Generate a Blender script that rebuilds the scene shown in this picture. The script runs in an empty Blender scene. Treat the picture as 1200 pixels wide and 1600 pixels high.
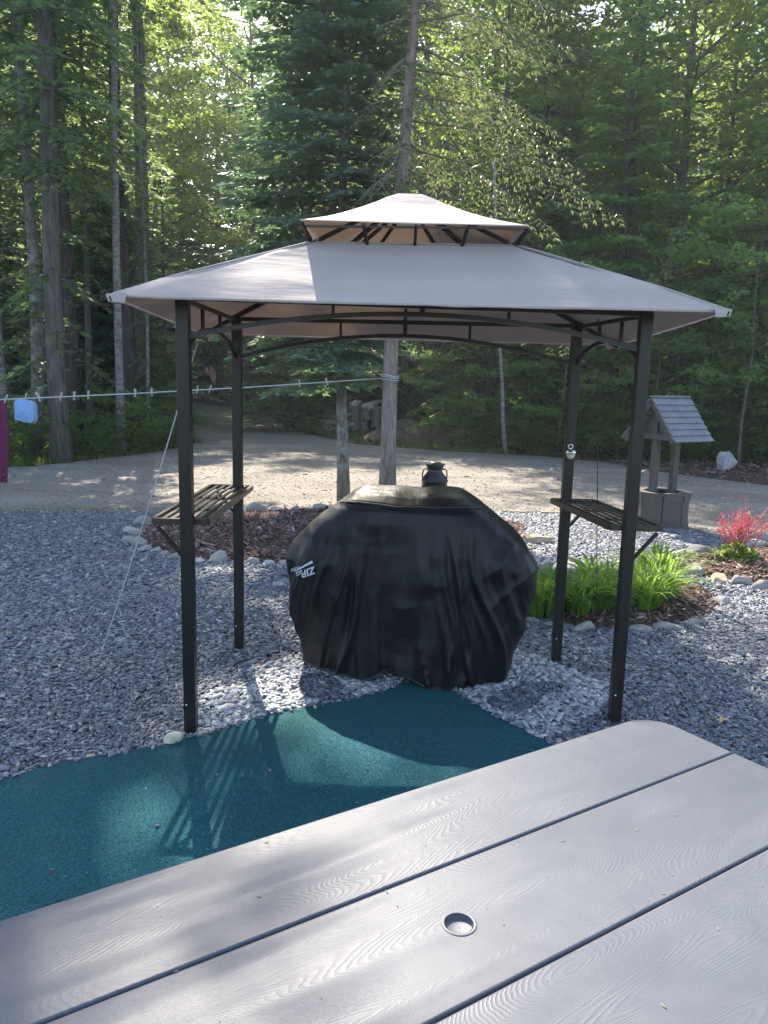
import bpy, math, random
import numpy as np
from mathutils import Vector, Matrix, noise
from mathutils.bvhtree import BVHTree
rad = math.radians
random.seed(7); rng = np.random.default_rng(11)
S = bpy.context.scene
C = S.collection

# ------------------------------------------------------------ camera, sky, sun, exposure
F_PX, PITCH, ROLL, HC = 1200., rad(9.73), rad(1.39), 1.6
fw = np.array([0, math.cos(PITCH), -math.sin(PITCH)])
_up = np.cross([1., 0, 0], fw)
rt = math.cos(ROLL)*np.array([1., 0, 0]) + math.sin(ROLL)*_up
upv = np.cross(rt, fw)
cam = bpy.data.cameras.new('camera'); co = bpy.data.objects.new('camera', cam); C.objects.link(co)
M = Matrix([[rt[0], upv[0], -fw[0], 0], [rt[1], upv[1], -fw[1], 0], [rt[2], upv[2], -fw[2], HC], [0, 0, 0, 1]])
co.matrix_world = M
cam.sensor_width = 36; cam.lens = 27; cam.clip_start = .05; cam.clip_end = 2000
S.camera = co
SUN_AZ, SUN_EL = rad(-16.5), rad(44)
SD = Vector((math.sin(SUN_AZ)*math.cos(SUN_EL), math.cos(SUN_AZ)*math.cos(SUN_EL), math.sin(SUN_EL)))
W = bpy.data.worlds.new('World'); S.world = W; W.use_nodes = True
nt = W.node_tree; bg = nt.nodes['Background']
sky = nt.nodes.new('ShaderNodeTexSky'); sky.sky_type = 'NISHITA'; sky.sun_disc = False
sky.sun_elevation = SUN_EL; sky.sun_rotation = SUN_AZ; sky.air_density = 1.0; sky.dust_density = 1.5; sky.ozone_density = 1.0
nt.links.new(sky.outputs[0], bg.inputs[0]); bg.inputs[1].default_value = .15
sl = bpy.data.lights.new('sun', 'SUN'); sl.energy = 5; sl.angle = rad(.5); sl.color = (1, .91, .78)
so = bpy.data.objects.new('sun', sl); C.objects.link(so)
so.rotation_euler = SD.to_track_quat('Z', 'Y').to_euler()
S.view_settings.view_transform = 'Standard'; S.view_settings.look = 'None'
S.view_settings.exposure = 1.78; S.view_settings.gamma = 1
S.view_settings.use_curve_mapping = False
S.render.engine = 'CYCLES'; S.cycles.max_bounces = 6; S.cycles.diffuse_bounces = 3; S.cycles.transmission_bounces = 3

def ray(x, y): return fw + rt*(x-600)/F_PX - upv*(y-800)/F_PX
def G(x, y, z=0.):            # photo coordinates -> point on the level z
    d = ray(x, y); t = (z-HC)/d[2]; return Vector((d[0]*t, d[1]*t, z))
def DY(x, y, Y):              # photo coordinates -> point at depth Y
    d = ray(x, y); t = Y/d[1]; return Vector((d[0]*t, Y, HC+d[2]*t))

# ------------------------------------------------------------ object helpers
def tag(o, label=None, cat=None, group=None, kind=None):
    if label: o['label'] = label
    if cat: o['category'] = cat
    if group: o['group'] = group
    if kind: o['kind'] = kind
    return o
def empty(name, loc, label, cat, group=None, rz=0):
    o = bpy.data.objects.new(name, None); C.objects.link(o); o.location = loc; o.rotation_euler = (0, 0, rz)
    o.empty_display_size = .1
    return tag(o, label, cat, group)
def root_loc(p):
    while p.parent: p = p.parent
    return p.location
def link(name, me, mat, parent=None):
    o = bpy.data.objects.new(name, me); C.objects.link(o)
    if mat is not None and not me.materials: me.materials.append(mat)
    if parent is not None: o.parent = parent
    return o
def copy_tree(o, parent=None):
    c = o.copy(); C.objects.link(c); c.parent = parent
    for ch in o.children: copy_tree(ch, c)
    return c
def npmesh(name, V, Fc, smooth=False):     # V (n,3), Fc (m,k)
    V = np.asarray(V, np.float32); Fc = np.asarray(Fc, np.int32)
    me = bpy.data.meshes.new(name); m, k = Fc.shape
    me.vertices.add(len(V)); me.vertices.foreach_set('co', V.ravel())
    me.loops.add(m*k); me.loops.foreach_set('vertex_index', Fc.ravel())
    me.polygons.add(m); me.polygons.foreach_set('loop_start', np.arange(0, m*k, k, dtype=np.int32))
    me.polygons.foreach_set('loop_total', np.full(m, k, np.int32))
    if smooth: me.polygons.foreach_set('use_smooth', np.ones(m, bool))
    me.update(calc_edges=True); return me

class MB:
    def __init__(s): s.v = []; s.f = []; s.sm = []
    def add(s, vs, fs, sm=False):
        b = len(s.v); s.v += [Vector(v) for v in vs]
        for f in fs: s.f.append([b+i for i in f]); s.sm.append(sm)
        return s
    def box(s, c, d, R=None, bev=0):
        c = Vector(c); hx, hy, hz = d[0]/2, d[1]/2, d[2]/2
        R = R or Matrix.Identity(3)
        if bev <= 0:
            vs = [c+R@Vector((x*hx, y*hy, z*hz)) for z in (-1, 1) for x, y in ((-1, -1), (1, -1), (1, 1), (-1, 1))]
            return s.add(vs, [(3, 2, 1, 0), (4, 5, 6, 7), (0, 1, 5, 4), (1, 2, 6, 5), (2, 3, 7, 6), (3, 0, 4, 7)])
        b = bev; rings = []
        for z, i in ((-hz, b), (-hz+b, 0), (hz-b, 0), (hz, b)):
            x, y = hx-i, hy-i; q = b*.6 if i == 0 else 0
            rings.append([(-x+q, -y, z), (x-q, -y, z), (x, -y+q, z), (x, y-q, z), (x-q, y, z), (-x+q, y, z), (-x, y-q, z), (-x, -y+q, z)])
        vs = [c+R@Vector(p) for r in rings for p in r]
        fs = [tuple(range(7, -1, -1)), tuple(range(24, 32))]
        for k in range(3):
            for j in range(8): fs.append((k*8+j, k*8+(j+1) % 8, (k+1)*8+(j+1) % 8, (k+1)*8+j))
        return s.add(vs, fs)
    def bar(s, a, b, w, h=None, up=(0, 0, 1), bev=0):
        a, b = Vector(a), Vector(b); h = h or w
        y = (b-a); L = y.length; y.normalize(); u = Vector(up)
        if abs(y.dot(u)) > .95: u = Vector((0, 1, 0)) if abs(y.y) < .9 else Vector((1, 0, 0))
        x = y.cross(u).normalized(); z = x.cross(y)
        R = Matrix((x, y, z)).transposed()
        return s.box((a+b)/2, (w, L, h), R, bev)
    def tube(s, pts, r, n=6, cap=True, sm=True):
        pts = [Vector(p) for p in pts]; rs = r if hasattr(r, '__len__') else [r]*len(pts)
        vs = []; prev = None
        for i, p in enumerate(pts):
            t = (pts[min(i+1, len(pts)-1)]-pts[max(i-1, 0)])
            t = t.normalized() if t.length > 1e-9 else Vector((0, 0, 1))
            if prev is None: x = t.orthogonal().normalized()
            else:
                x = prev-t*prev.dot(t); x = x.normalized() if x.length > 1e-6 else t.orthogonal().normalized()
            prev = x; y = t.cross(x)
            for k in range(n):
                a = 2*math.pi*k/n; vs.append(p+(x*math.cos(a)+y*math.sin(a))*rs[i])
        fs = [(i*n+k, i*n+(k+1) % n, (i+1)*n+(k+1) % n, (i+1)*n+k) for i in range(len(pts)-1) for k in range(n)]
        if cap: fs += [tuple(range(n-1, -1, -1)), tuple((len(pts)-1)*n+k for k in range(n))]
        return s.add(vs, fs, sm)
    def lathe(s, c, prof, n=20, sm=True, rot=0, sc=(1, 1)):
        c = Vector(c); vs = []
        for r, z in prof:
            for k in range(n):
                a = 2*math.pi*k/n+rot; vs.append(c+Vector((r*math.cos(a)*sc[0], r*math.sin(a)*sc[1], z)))
        fs = [(i*n+k, i*n+(k+1) % n, (i+1)*n+(k+1) % n, (i+1)*n+k) for i in range(len(prof)-1) for k in range(n)]
        return s.add(vs, fs, sm)
    def build(s, name, mat, parent=None, **kw):
        o0 = root_loc(parent) if parent is not None else Vector((0, 0, 0))
        me = bpy.data.meshes.new(name); me.from_pydata([v-o0 for v in s.v], [], s.f)
        me.polygons.foreach_set('use_smooth', s.sm); me.update()
        o = link(name, me, mat, parent); tag(o, **kw); return o
def rebase(o, loc):           # gives a top-level mesh built in world space its own origin
    loc = Vector(loc); o.data.transform(Matrix.Translation(-loc)); o.location = loc; return o

# ------------------------------------------------------------ materials
class NT:
    def __init__(s, name):
        s.m = bpy.data.materials.new(name); s.m.use_nodes = True; s.t = s.m.node_tree
        s.b = s.t.nodes['Principled BSDF']; s.out = s.t.nodes['Material Output']; s._c = {}
    def n(s, typ, **kw):
        nd = s.t.nodes.new(typ)
        for k, v in kw.items():
            if k.startswith('i_'): nd.inputs[k[2:].replace('_', ' ')].default_value = v
            else: setattr(nd, k, v)
        return nd
    def l(s, a, b): s.t.links.new(a, b)
    def coord(s, kind='Object', scale=(1, 1, 1), rz=0):
        tc = s.n('ShaderNodeTexCoord'); mp = s.n('ShaderNodeMapping')
        mp.inputs['Scale'].default_value = scale; mp.inputs['Rotation'].default_value = (0, 0, rz)
        s.l(tc.outputs[kind], mp.inputs[0]); return mp.outputs[0]
    def noise(s, scale, detail=4, rough=.55, vec=None, dist=0):
        nd = s.n('ShaderNodeTexNoise'); nd.inputs['Scale'].default_value = scale; nd.inputs['Detail'].default_value = detail
        nd.inputs['Roughness'].default_value = rough; nd.inputs['Distortion'].default_value = dist
        if vec is not None: s.l(vec, nd.inputs['Vector'])
        return nd.outputs['Fac']
    def ramp(s, fac, stops):
        r = s.n('ShaderNodeValToRGB'); e = r.color_ramp.elements
        while len(e) < len(stops): e.new(.5)
        for i, (p, c) in enumerate(stops):
            e[i].position = p; e[i].color = (*c, 1) if len(c) == 3 else c
        s.l(fac, r.inputs[0]); return r.outputs[0]
    def mix(s, fac, a, b, mode='MIX'):
        m = s.n('ShaderNodeMix', data_type='RGBA', blend_type=mode)
        for i, v in ((0, fac), (6, a), (7, b)):
            if isinstance(v, (int, float)): m.inputs[i].default_value = v
            elif isinstance(v, tuple): m.inputs[i].default_value = (*v, 1)
            else: s.l(v, m.inputs[i])
        return m.outputs[2]
    def bump(s, h, dist, strength=1, prev=None):
        b = s.n('ShaderNodeBump'); b.inputs['Distance'].default_value = dist; b.inputs['Strength'].default_value = strength
        s.l(h, b.inputs['Height'])
        if prev is not None: s.l(prev, b.inputs['Normal'])
        return b.outputs[0]
    def set(s, color=None, rough=None, metal=None, normal=None, spec=None):
        for k, v in (('Base Color', color), ('Roughness', rough), ('Metallic', metal), ('Normal', normal), ('Specular IOR Level', spec)):
            if v is None: continue
            if isinstance(v, (int, float)): s.b.inputs[k].default_value = v
            elif isinstance(v, tuple): s.b.inputs[k].default_value = (*v, 1)
            else: s.l(v, s.b.inputs[k])
        return s.m

def simple(name, c1, c2=None, scale=6, rough=.6, metal=0, bd=0, bs=40, spec=.5, stretch=(1, 1, 1)):
    t = NT(name); v = t.coord(scale=stretch)
    c2 = c2 or tuple(x*.75 for x in c1)
    col = t.ramp(t.noise(scale, 5, .6, v), [(.3, c2), (.7, c1)])
    nm = t.bump(t.noise(bs, 4, .6, v), bd) if bd else None
    return t.set(col, rough, metal, nm, spec)
def island_rand(t):
    return t.n('ShaderNodeNewGeometry').outputs['Random Per Island']
def leafmat(name, stops, trans, tfac=.4, rough=.5):
    t = NT(name); r = island_rand(t)
    oi = t.n('ShaderNodeObjectInfo').outputs['Random']
    col = t.ramp(r, stops)
    big = t.noise(.45, 2, .5, t.coord())
    col = t.mix(t.ramp(big, [(.35, (0, 0, 0)), (.65, (1, 1, 1))]), t.mix(.5, col, (.6, .62, .55), 'MULTIPLY'), col)
    hs = t.n('ShaderNodeHueSaturation'); mr = t.n('ShaderNodeMapRange'); mr.inputs[3].default_value = .8; mr.inputs[4].default_value = 1.25
    t.l(oi, mr.inputs[0]); t.l(mr.outputs[0], hs.inputs['Value']); t.l(col, hs.inputs['Color'])
    t.set(hs.outputs[0], rough, spec=.35)
    tr = t.n('ShaderNodeBsdfTranslucent'); tc = t.mix(r, trans, tuple(x*.6 for x in trans)); t.l(tc, tr.inputs[0])
    mx = t.n('ShaderNodeMixShader'); mx.inputs[0].default_value = tfac
    t.l(t.b.outputs[0], mx.inputs[1]); t.l(tr.outputs[0], mx.inputs[2]); t.l(mx.outputs[0], t.out.inputs[0])
    return t.m

MAT = {}
MAT['spruce'] = leafmat('spruce needles', [(0, (.07, .115, .06)), (.6, (.12, .175, .085)), (1, (.18, .225, .12))], (.34, .46, .15), .5)
MAT['fir'] = leafmat('blue green fir needles', [(0, (.085, .14, .105)), (.6, (.13, .195, .145)), (1, (.21, .28, .21))], (.22, .36, .14), .36)
MAT['lichen'] = leafmat('pale grey green spruce needles', [(0, (.09, .115, .06)), (.6, (.15, .17, .095)), (1, (.24, .25, .15))], (.30, .35, .13), .36)
MAT['maple'] = leafmat('maple leaves', [(0, (.06, .12, .025)), (.6, (.10, .18, .035)), (1, (.15, .23, .05))], (.42, .55, .10), .52)
MAT['beech'] = leafmat('beech leaves', [(0, (.06, .13, .045)), (.6, (.105, .195, .06)), (1, (.17, .26, .09))], (.32, .50, .09), .5)
MAT['fern'] = leafmat('fern leaves', [(0, (.04, .09, .02)), (.6, (.07, .14, .03)), (1, (.14, .2, .06))], (.3, .45, .07), .48)
MAT['lily'] = leafmat('daylily leaves', [(0, (.07, .15, .025)), (.6, (.12, .23, .04)), (1, (.2, .32, .06))], (.42, .62, .07), .45, .4)
MAT['grass'] = leafmat('grass blades', [(0, (.05, .09, .02)), (.6, (.09, .14, .03)), (1, (.2, .2, .07))], (.2, .3, .05), .35)
MAT['pink'] = leafmat('coral pink petals', [(0, (.42, .05, .08)), (.6, (.55, .11, .14)), (1, (.68, .24, .26))], (.6, .16, .19), .35)

def bark(name, stops, sc=1, bd=.02, patch=None):
    t = NT(name); v = t.coord(scale=(1, 1, .25)); v2 = t.coord()
    n1 = t.noise(14*sc, 6, .65, v, .6)
    col = t.ramp(n1, stops)
    if patch: col = t.mix(t.ramp(t.noise(5, 3, .6, v2), [(.5, (0, 0, 0)), (.62, (1, 1, 1))]), col, patch)
    vo = t.n('ShaderNodeTexVoronoi', feature='DISTANCE_TO_EDGE'); vo.inputs['Scale'].default_value = 16*sc; t.l(v, vo.inputs['Vector'])
    nm = t.bump(n1, bd); nm = t.bump(vo.outputs['Distance'], bd*.8, .8, nm)
    return t.set(col, .9, normal=nm, spec=.2)
MAT['bark_grey'] = bark('grey bark', [(.3, (.05, .045, .04)), (.6, (.14, .125, .11)), (.8, (.24, .22, .2))])
MAT['bark_dark'] = bark('dark bark', [(.3, (.03, .024, .02)), (.6, (.085, .07, .058)), (.8, (.15, .13, .11))])
MAT['bark_fir'] = bark('fir bark with lichen', [(.3, (.06, .055, .05)), (.55, (.17, .16, .14)), (.8, (.3, .28, .25))], 1.3, .015, (.26, .27, .25))
MAT['bark_red'] = bark('brown grey scaly bark', [(.3, (.12, .09, .075)), (.55, (.27, .215, .185)), (.8, (.38, .33, .29))], 1.5, .012)
t = NT('white bark'); v = t.coord(scale=(1, 1, 5))
n = t.noise(4, 4, .6, v); col = t.ramp(n, [(.36, (.08, .075, .068)), (.55, (.2, .19, .175)), (.8, (.34, .325, .3))])
MAT['bark_white'] = t.set(col, .8, normal=t.bump(n, .006))

t = NT('dark brown painted metal'); MAT['metal'] = t.set(t.ramp(t.noise(8, 3), [(.3, (.011, .009, .008)), (.7, (.019, .016, .014))]), .38, .3, t.bump(t.noise(60), .0004))
def fabric(name, c, trans, tf):
    t = NT(name); v = t.coord()
    col = t.ramp(t.noise(2.2, 6, .65, v, .4), [(.3, tuple(x*.88 for x in c)), (.55, c), (.75, tuple(x*1.03 for x in c))])
    wv = t.noise(320, 2, .5, v); nm = t.bump(wv, .0006); nm = t.bump(t.noise(3.5, 3, .5, t.coord(scale=(.5, 1, 4))), .02, .5, nm)
    t.set(col, .75, normal=nm, spec=.25)
    tr = t.n('ShaderNodeBsdfTranslucent'); tr.inputs[0].default_value = (*trans, 1)
    mx = t.n('ShaderNodeMixShader'); mx.inputs[0].default_value = tf
    t.l(t.b.outputs[0], mx.inputs[1]); t.l(tr.outputs[0], mx.inputs[2]); t.l(mx.outputs[0], t.out.inputs[0]); return t.m
MAT['canopy'] = fabric('beige canopy fabric', (.48, .42, .38), (.54, .43, .34), .28)
MAT['hem'] = fabric('canopy hem tape', (.56, .50, .48), (.4, .28, .2), .15)
t = NT('black grill cover vinyl'); v = t.coord()
nm = t.bump(t.noise(700, 2, .5, v), .0003); nm = t.bump(t.noise(3, 4, .6, t.coord(scale=(6, 2, 1.3)), .5), .006, .6, nm)
col = t.ramp(t.noise(5, 6, .7, v), [(.35, (.003, .0035, .0045)), (.68, (.0055, .006, .0075)), (.82, (.018, .019, .021))])
MAT['cover'] = t.set(col, t.ramp(t.noise(7, 4, .6, v), [(.3, (.36,)*3), (.7, (.5,)*3)]), normal=nm, spec=.32)
MAT['piping'] = simple('dark grey piping', (.035, .036, .04), (.02, .021, .024), 30, .6)
MAT['print'] = simple('white print', (.62, .65, .75), (.5, .53, .62), 60, .6)
MAT['black'] = simple('black enamel', (.012, .012, .014), (.02, .02, .022), 8, .3)
MAT['chrome'] = simple('chrome', (.7, .7, .72), (.6, .6, .62), 8, .15, 1)
MAT['cream'] = simple('cream plastic', (.75, .65, .4), (.7, .6, .35), 8, .35)
MAT['rope'] = simple('grey white rope', (.5, .52, .54), (.35, .36, .38), 90, .8, bd=.001, bs=200)
MAT['cord'] = simple('dark cord', (.06, .06, .06), (.03, .03, .03), 90, .8)
MAT['pin'] = simple('wooden clothespin', (.55, .48, .38), (.4, .34, .26), 60, .7)
MAT['bag'] = simple('blue bag cloth', (.25, .42, .72), (.2, .35, .6), 14, .7, bd=.004, bs=25)
MAT['towel'] = simple('magenta towel', (.17, .025, .08), (.12, .018, .06), 9, .95, bd=.003, bs=160)
MAT['well'] = simple('grey brown stained wood', (.095, .08, .067), (.06, .05, .042), 9, .65, bd=.002, bs=30, stretch=(1, 1, .3))
MAT['shingle'] = simple('weathered grey roof board', (.19, .19, .2), (.12, .12, .13), 12, .6, bd=.003, bs=30, stretch=(.4, 1, 1))
MAT['log'] = simple('old weathered log', (.19, .165, .14), (.09, .075, .065), 9, .9, bd=.01, bs=20)
MAT['firewood'] = simple('split firewood', (.42, .38, .32), (.22, .18, .15), 9, .9, bd=.006, bs=30)
MAT['dirt'] = simple('sandy dirt', (.13, .09, .06), (.07, .05, .035), 5, .95, bd=.03, bs=12)
MAT['dryleaf'] = simple('dry leaf', (.5, .38, .16), (.35, .25, .1), 60, .7)
MAT['steel'] = simple('galvanised pipe', (.4, .36, .32), (.25, .22, .2), 20, .5, .5)
def rockmat(name, a, b, c):
    t = NT(name); v = t.coord(); oi = t.n('ShaderNodeObjectInfo').outputs['Random']
    n1 = t.noise(7, 6, .65, v, .5); col = t.ramp(n1, [(.28, a), (.5, b), (.75, c)])
    hs = t.n('ShaderNodeHueSaturation'); mr = t.n('ShaderNodeMapRange'); mr.inputs[3].default_value = .7; mr.inputs[4].default_value = 1.3
    t.l(oi, mr.inputs[0]); t.l(mr.outputs[0], hs.inputs['Value']); t.l(col, hs.inputs['Color'])
    nm = t.bump(n1, .02); nm = t.bump(t.noise(60, 4, .7, v), .004, 1, nm)
    return t.set(hs.outputs[0], .85, normal=nm, spec=.3)
MAT['stone'] = rockmat('border stone', (.3, .27, .24), (.45, .42, .38), (.6, .57, .53))
MAT['tan'] = rockmat('tan rock', (.3, .2, .12), (.45, .34, .22), (.6, .5, .36))
MAT['yellowstone'] = rockmat('yellowish stone', (.4, .36, .26), (.55, .5, .36), (.66, .62, .5))
MAT['boulder'] = rockmat('pale boulder rock', (.24, .23, .25), (.36, .34, .36), (.5, .48, .48))

# ------------------------------------------------------------ ground setting
def sheet(name, pts, z, mat, res=None, zfun=None, **kw):
    me = bpy.data.meshes.new(name)
    me.from_pydata([(p[0], p[1], z) for p in pts], [], [list(range(len(pts)))]); me.update()
    o = link(name, me, mat); tag(o, kind='structure', **kw); return o
def inside(P, poly):
    x, y = P[:, 0], P[:, 1]; r = np.zeros(len(P), bool); n = len(poly)
    for i in range(n):
        x1, y1 = poly[i][0], poly[i][1]; x2, y2 = poly[(i+1) % n][0], poly[(i+1) % n][1]
        c = ((y1 > y) != (y2 > y)); xi = (x2-x1)*(y-y1)/((y2-y1) if abs(y2-y1) > 1e-9 else 1e-9)+x1
        r ^= c & (x < xi)
    return r
t = NT('forest floor'); v = t.coord()
c = t.ramp(t.noise(1.2, 6, .7, v), [(.3, (.03, .025, .015)), (.5, (.07, .05, .03)), (.7, (.06, .075, .025))])
MAT['floor'] = t.set(c, .95, normal=t.bump(t.noise(9, 6, .7, v), .06), spec=.2)
N = 160
xs = np.linspace(-90, 90, N); ys = np.linspace(-60, 120, N); X, Y = np.meshgrid(xs, ys)
hz = np.array([[noise.noise(Vector((x*.15, y*.15, 0)))*.25 for x in xs] for y in ys])
far = np.clip((np.hypot(X, Y-8)-34)/40, 0, 1)
Z = -.012+hz*far+9*np.clip((np.hypot(X, Y)-58)/35, 0, 1)**1.3
V = np.stack([X.ravel(), Y.ravel(), Z.ravel()], 1)
ii = (np.arange(N-1)[:, None]*N+np.arange(N-1)[None]).ravel()
o = link('ground', npmesh('ground', V, np.stack([ii, ii+1, ii+N+1, ii+N], 1), True), MAT['floor']); tag(o, kind='structure')

t = NT('fine driveway gravel'); v = t.coord()
c1 = t.ramp(t.noise(45, 4, .8, v), [(.3, (.155, .135, .115)), (.5, (.28, .25, .215)), (.7, (.45, .415, .365))])
c2 = t.mix(t.ramp(t.noise(.8, 5, .6, v), [(.35, (0,)*3), (.7, (1,)*3)]), c1, t.mix(.8, c1, (.62, .6, .55), 'MULTIPLY'))
c2 = t.mix(t.ramp(t.noise(1.1, 3, .5, t.coord(scale=(.25, 1.6, 1), rz=.25), .8), [(.4, (0,)*3), (.62, (.45,)*3)]), c2, (.14, .128, .112)); nm = t.bump(t.noise(38, 3, .7, v), .03); nm = t.bump(t.noise(2, 4, .6, v), .06, .8, nm)
MAT['drive'] = t.set(c2, .92, normal=nm, spec=.25)
drive = [(-14, 8.0), (-9, 7.9), (-4.46, 8.7), (-1.56, 9.2), (.9, 9.6), (2.45, 9.6), (3.63, 8.45), (4.6, 7.6), (9, 4.5), (14, 2), (16, 8), (10, 11.2),
         (6.9, 12.9), (6.3, 14.2), (4.5, 16.4), (3.4, 17.3), (1.46, 17.9), (-.7, 19.3), (-2.3, 22.5), (-3.8, 28), (-6.2, 38), (-8.8, 52), (-14, 54), (-11.6, 46), (-7.5, 29),
         (-4.6, 18.6), (-4.75, 16.2), (-6.0, 13.1), (-7, 12.3), (-10, 11.8), (-16, 11.6)]
drive = [(p[0]+.15*noise.noise(Vector((p[0], p[1], 3))), p[1]) for p in drive]
sheet('driveway', drive, .004, MAT['drive'])
# slate yard
t = NT('slate bed under chips'); v = t.coord()
MAT['slatebase'] = t.set(t.ramp(t.noise(40, 4, .8, v), [(.35, (.05, .055, .065)), (.55, (.13, .14, .16)), (.7, (.26, .27, .29))]), .9, normal=t.bump(t.noise(45, 3, .7, v), .03))
yard = [(-8, -2), (8, -2), (8, 4.7), (4.6, 7.45), (3.63, 8.3), (2.45, 9.4), (.9, 9.45), (-1.56, 9.05), (-4.46, 8.6), (-8, 8.0)]
sheet('slate_yard', yard, .008, MAT['slatebase'])
# green outdoor carpet
cp = [G(x, y) for x, y in [(0, 1228), (50, 1214), (100, 1200), (180, 1186), (250, 1174), (330, 1152), (400, 1130), (440, 1120), (480, 1112), (520, 1106), (560, 1098), (590, 1090), (610, 1083), (635, 1070), (680, 1058), (700, 1075), (715, 1090), (740, 1105), (790, 1133), (845, 1163), (900, 1200)]]
carpet = [(-2.3, 2.28), (-1.9, 2.5)]+[(p.x, p.y) for p in cp]+[(1.1, 2.5), (1.9, 1.2), (1.2, .5), (-.9, .6), (-2.6, 1.2)]
t = NT('teal woven outdoor carpet'); v = t.coord(rz=.2)
c = t.ramp(t.noise(1.6, 4, .6, v), [(.3, (.012, .12, .125)), (.55, (.012, .145, .175)), (.75, (.02, .175, .18))])
sp = t.noise(260, 2, .7, v)
c = t.mix(t.ramp(sp, [(.4, (.55,)*3), (.65, (1.25,)*3)]), (0, 0, 0), c, 'MIX')
wv = t.n('ShaderNodeTexWave', wave_type='BANDS', bands_direction='Y'); wv.inputs['Scale'].default_value = 60; wv.inputs['Distortion'].default_value = 1.5; t.l(v, wv.inputs['Vector'])
nm = t.bump(wv.outputs['Fac'], .005); nm = t.bump(sp, .006, 1, nm); nm = t.bump(t.noise(3, 3, .5, v), .03, .6, nm)
MAT['carpet'] = t.set(c, .85, normal=nm, spec=.3)
me = bpy.data.meshes.new('carpet'); n = len(carpet)
me.from_pydata([(x, y, .03) for x, y in carpet]+[(x, y, .009) for x, y in carpet], [], [list(range(n))]+[(i, n+i, n+(i+1) % n, (i+1) % n) for i in range(n)])
me.update(); o = link('outdoor_carpet', me, MAT['carpet']); rebase(o, (-.3, 2, 0))
tag(o, 'teal green woven outdoor carpet lying on the slate chips in front of the grill', 'carpet')

def pxpoly(l): return [(G(x, y).x, G(x, y).y) for x, y in l]
bed_left = pxpoly([(210, 845), (225, 858), (262, 868), (310, 877), (390, 881), (445, 884), (560, 884), (700, 872), (815, 850), (820, 822), (760, 810), (640, 802), (560, 800), (500, 799), (400, 803), (300, 808), (232, 822)])
bed_lily = pxpoly([(770, 960), (832, 968), (900, 981), (951, 987), (1020, 985), (1080, 972), (1112, 962), (1124, 945), (1110, 930), (1080, 918), (1040, 905), (960, 893), (880, 890), (780, 900)])
bed_pink = pxpoly([(1030, 880), (1060, 900), (1100, 905), (1140, 910), (1200, 920), (1320, 935), (1340, 880), (1230, 856), (1150, 862), (1095, 868)])
bed_far = [(5.2, 14.6), (6.4, 12.95), (7.4, 12.5), (10, 11.4), (12, 14), (9, 17), (6, 16.8), (4.6, 16.3)]
t = NT('bark mulch base'); v = t.coord()
MAT['mulchbase'] = t.set(t.ramp(t.noise(40, 5, .8, v), [(.35, (.02, .012, .009)), (.6, (.075, .045, .033)), (.75, (.14, .09, .07))]), .95, normal=t.bump(t.noise(35, 4, .7, v), .04))
beds = {}
for nm_, poly in (('left', bed_left), ('lily', bed_lily), ('pink', bed_pink), ('far', bed_far)):
    cx = sum(p[0] for p in poly)/len(poly); cy = sum(p[1] for p in poly)/len(poly)
    rings = [(1.0, .009), (.93, .04), (.6, .07), (.25, .085)]
    vs = [((p[0]-cx)*k+cx, (p[1]-cy)*k+cy, z) for k, z in rings for p in poly]+[(cx, cy, .09)]
    n = len(poly); fs = [(r*n+i, r*n+(i+1) % n, (r+1)*n+(i+1) % n, (r+1)*n+i) for r in range(3) for i in range(n)]+[(3*n+i, 3*n+(i+1) % n, 4*n) for i in range(n)]
    me = bpy.data.meshes.new('mulch_bed'); me.from_pydata(vs, [], fs); me.polygons.foreach_set('use_smooth', [True]*len(fs)); me.update()
    beds[nm_] = tag(link('mulch_bed', me, MAT['mulchbase']), kind='structure')
def bed_z(P, poly):
    cx = sum(p[0] for p in poly)/len(poly); cy = sum(p[1] for p in poly)/len(poly)
    k = np.ones(len(P))
    for s_ in (.93, .8, .6, .4, .25, .1):
        q = [((p[0]-cx)*s_+cx, (p[1]-cy)*s_+cy) for p in poly]; k[inside(P, q)] = s_
    return np.interp(k, [0, .25, .6, .93, 1], [.09, .085, .07, .04, .012])

# ---- scattered chips as one mesh
def prism_scatter(name, P, L, Wd, T, tilt, mat, sides=5, bottom=False, seed=1):
    r = np.random.default_rng(seed); n = len(P); k = sides
    ang = (np.arange(k)[None]+r.uniform(-.3, .3, (n, k)))*2*np.pi/k
    rr = r.uniform(.7, 1.1, (n, k))
    top = np.stack([np.cos(ang)*rr*L[:, None], np.sin(ang)*rr*Wd[:, None], np.broadcast_to(T[:, None], (n, k))*r.uniform(.7, 1.1, (n, k))], -1)
    bot = top.copy(); bot[..., :2] *= 1.12; bot[..., 2] = -T[:, None]*.6
    loc = np.concatenate([top, bot], 1)
    a = r.uniform(0, 2*np.pi, n); tx = r.normal(0, tilt, n); ty = r.normal(0, tilt, n)
    x, y, z = loc[..., 0], loc[..., 1], loc[..., 2]
    y, z = y*np.cos(tx)[:, None]-z*np.sin(tx)[:, None], y*np.sin(tx)[:, None]+z*np.cos(tx)[:, None]
    x, z = x*np.cos(ty)[:, None]+z*np.sin(ty)[:, None], -x*np.sin(ty)[:, None]+z*np.cos(ty)[:, None]
    x, y = x*np.cos(a)[:, None]-y*np.sin(a)[:, None], x*np.sin(a)[:, None]+y*np.cos(a)[:, None]
    Vv = np.stack([x, y, z], -1)+P[:, None, :]
    tri = [(0, i, i+1) for i in range(1, k-1)]
    for i in range(k): j = (i+1) % k; tri += [(i, k+i, k+j), (i, k+j, j)]
    tri = np.array(tri); Fc = (tri[None]+(np.arange(n)*2*k)[:, None, None]).reshape(-1, 3)
    return link(name, npmesh(name, Vv.reshape(-1, 3), Fc), mat)
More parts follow.
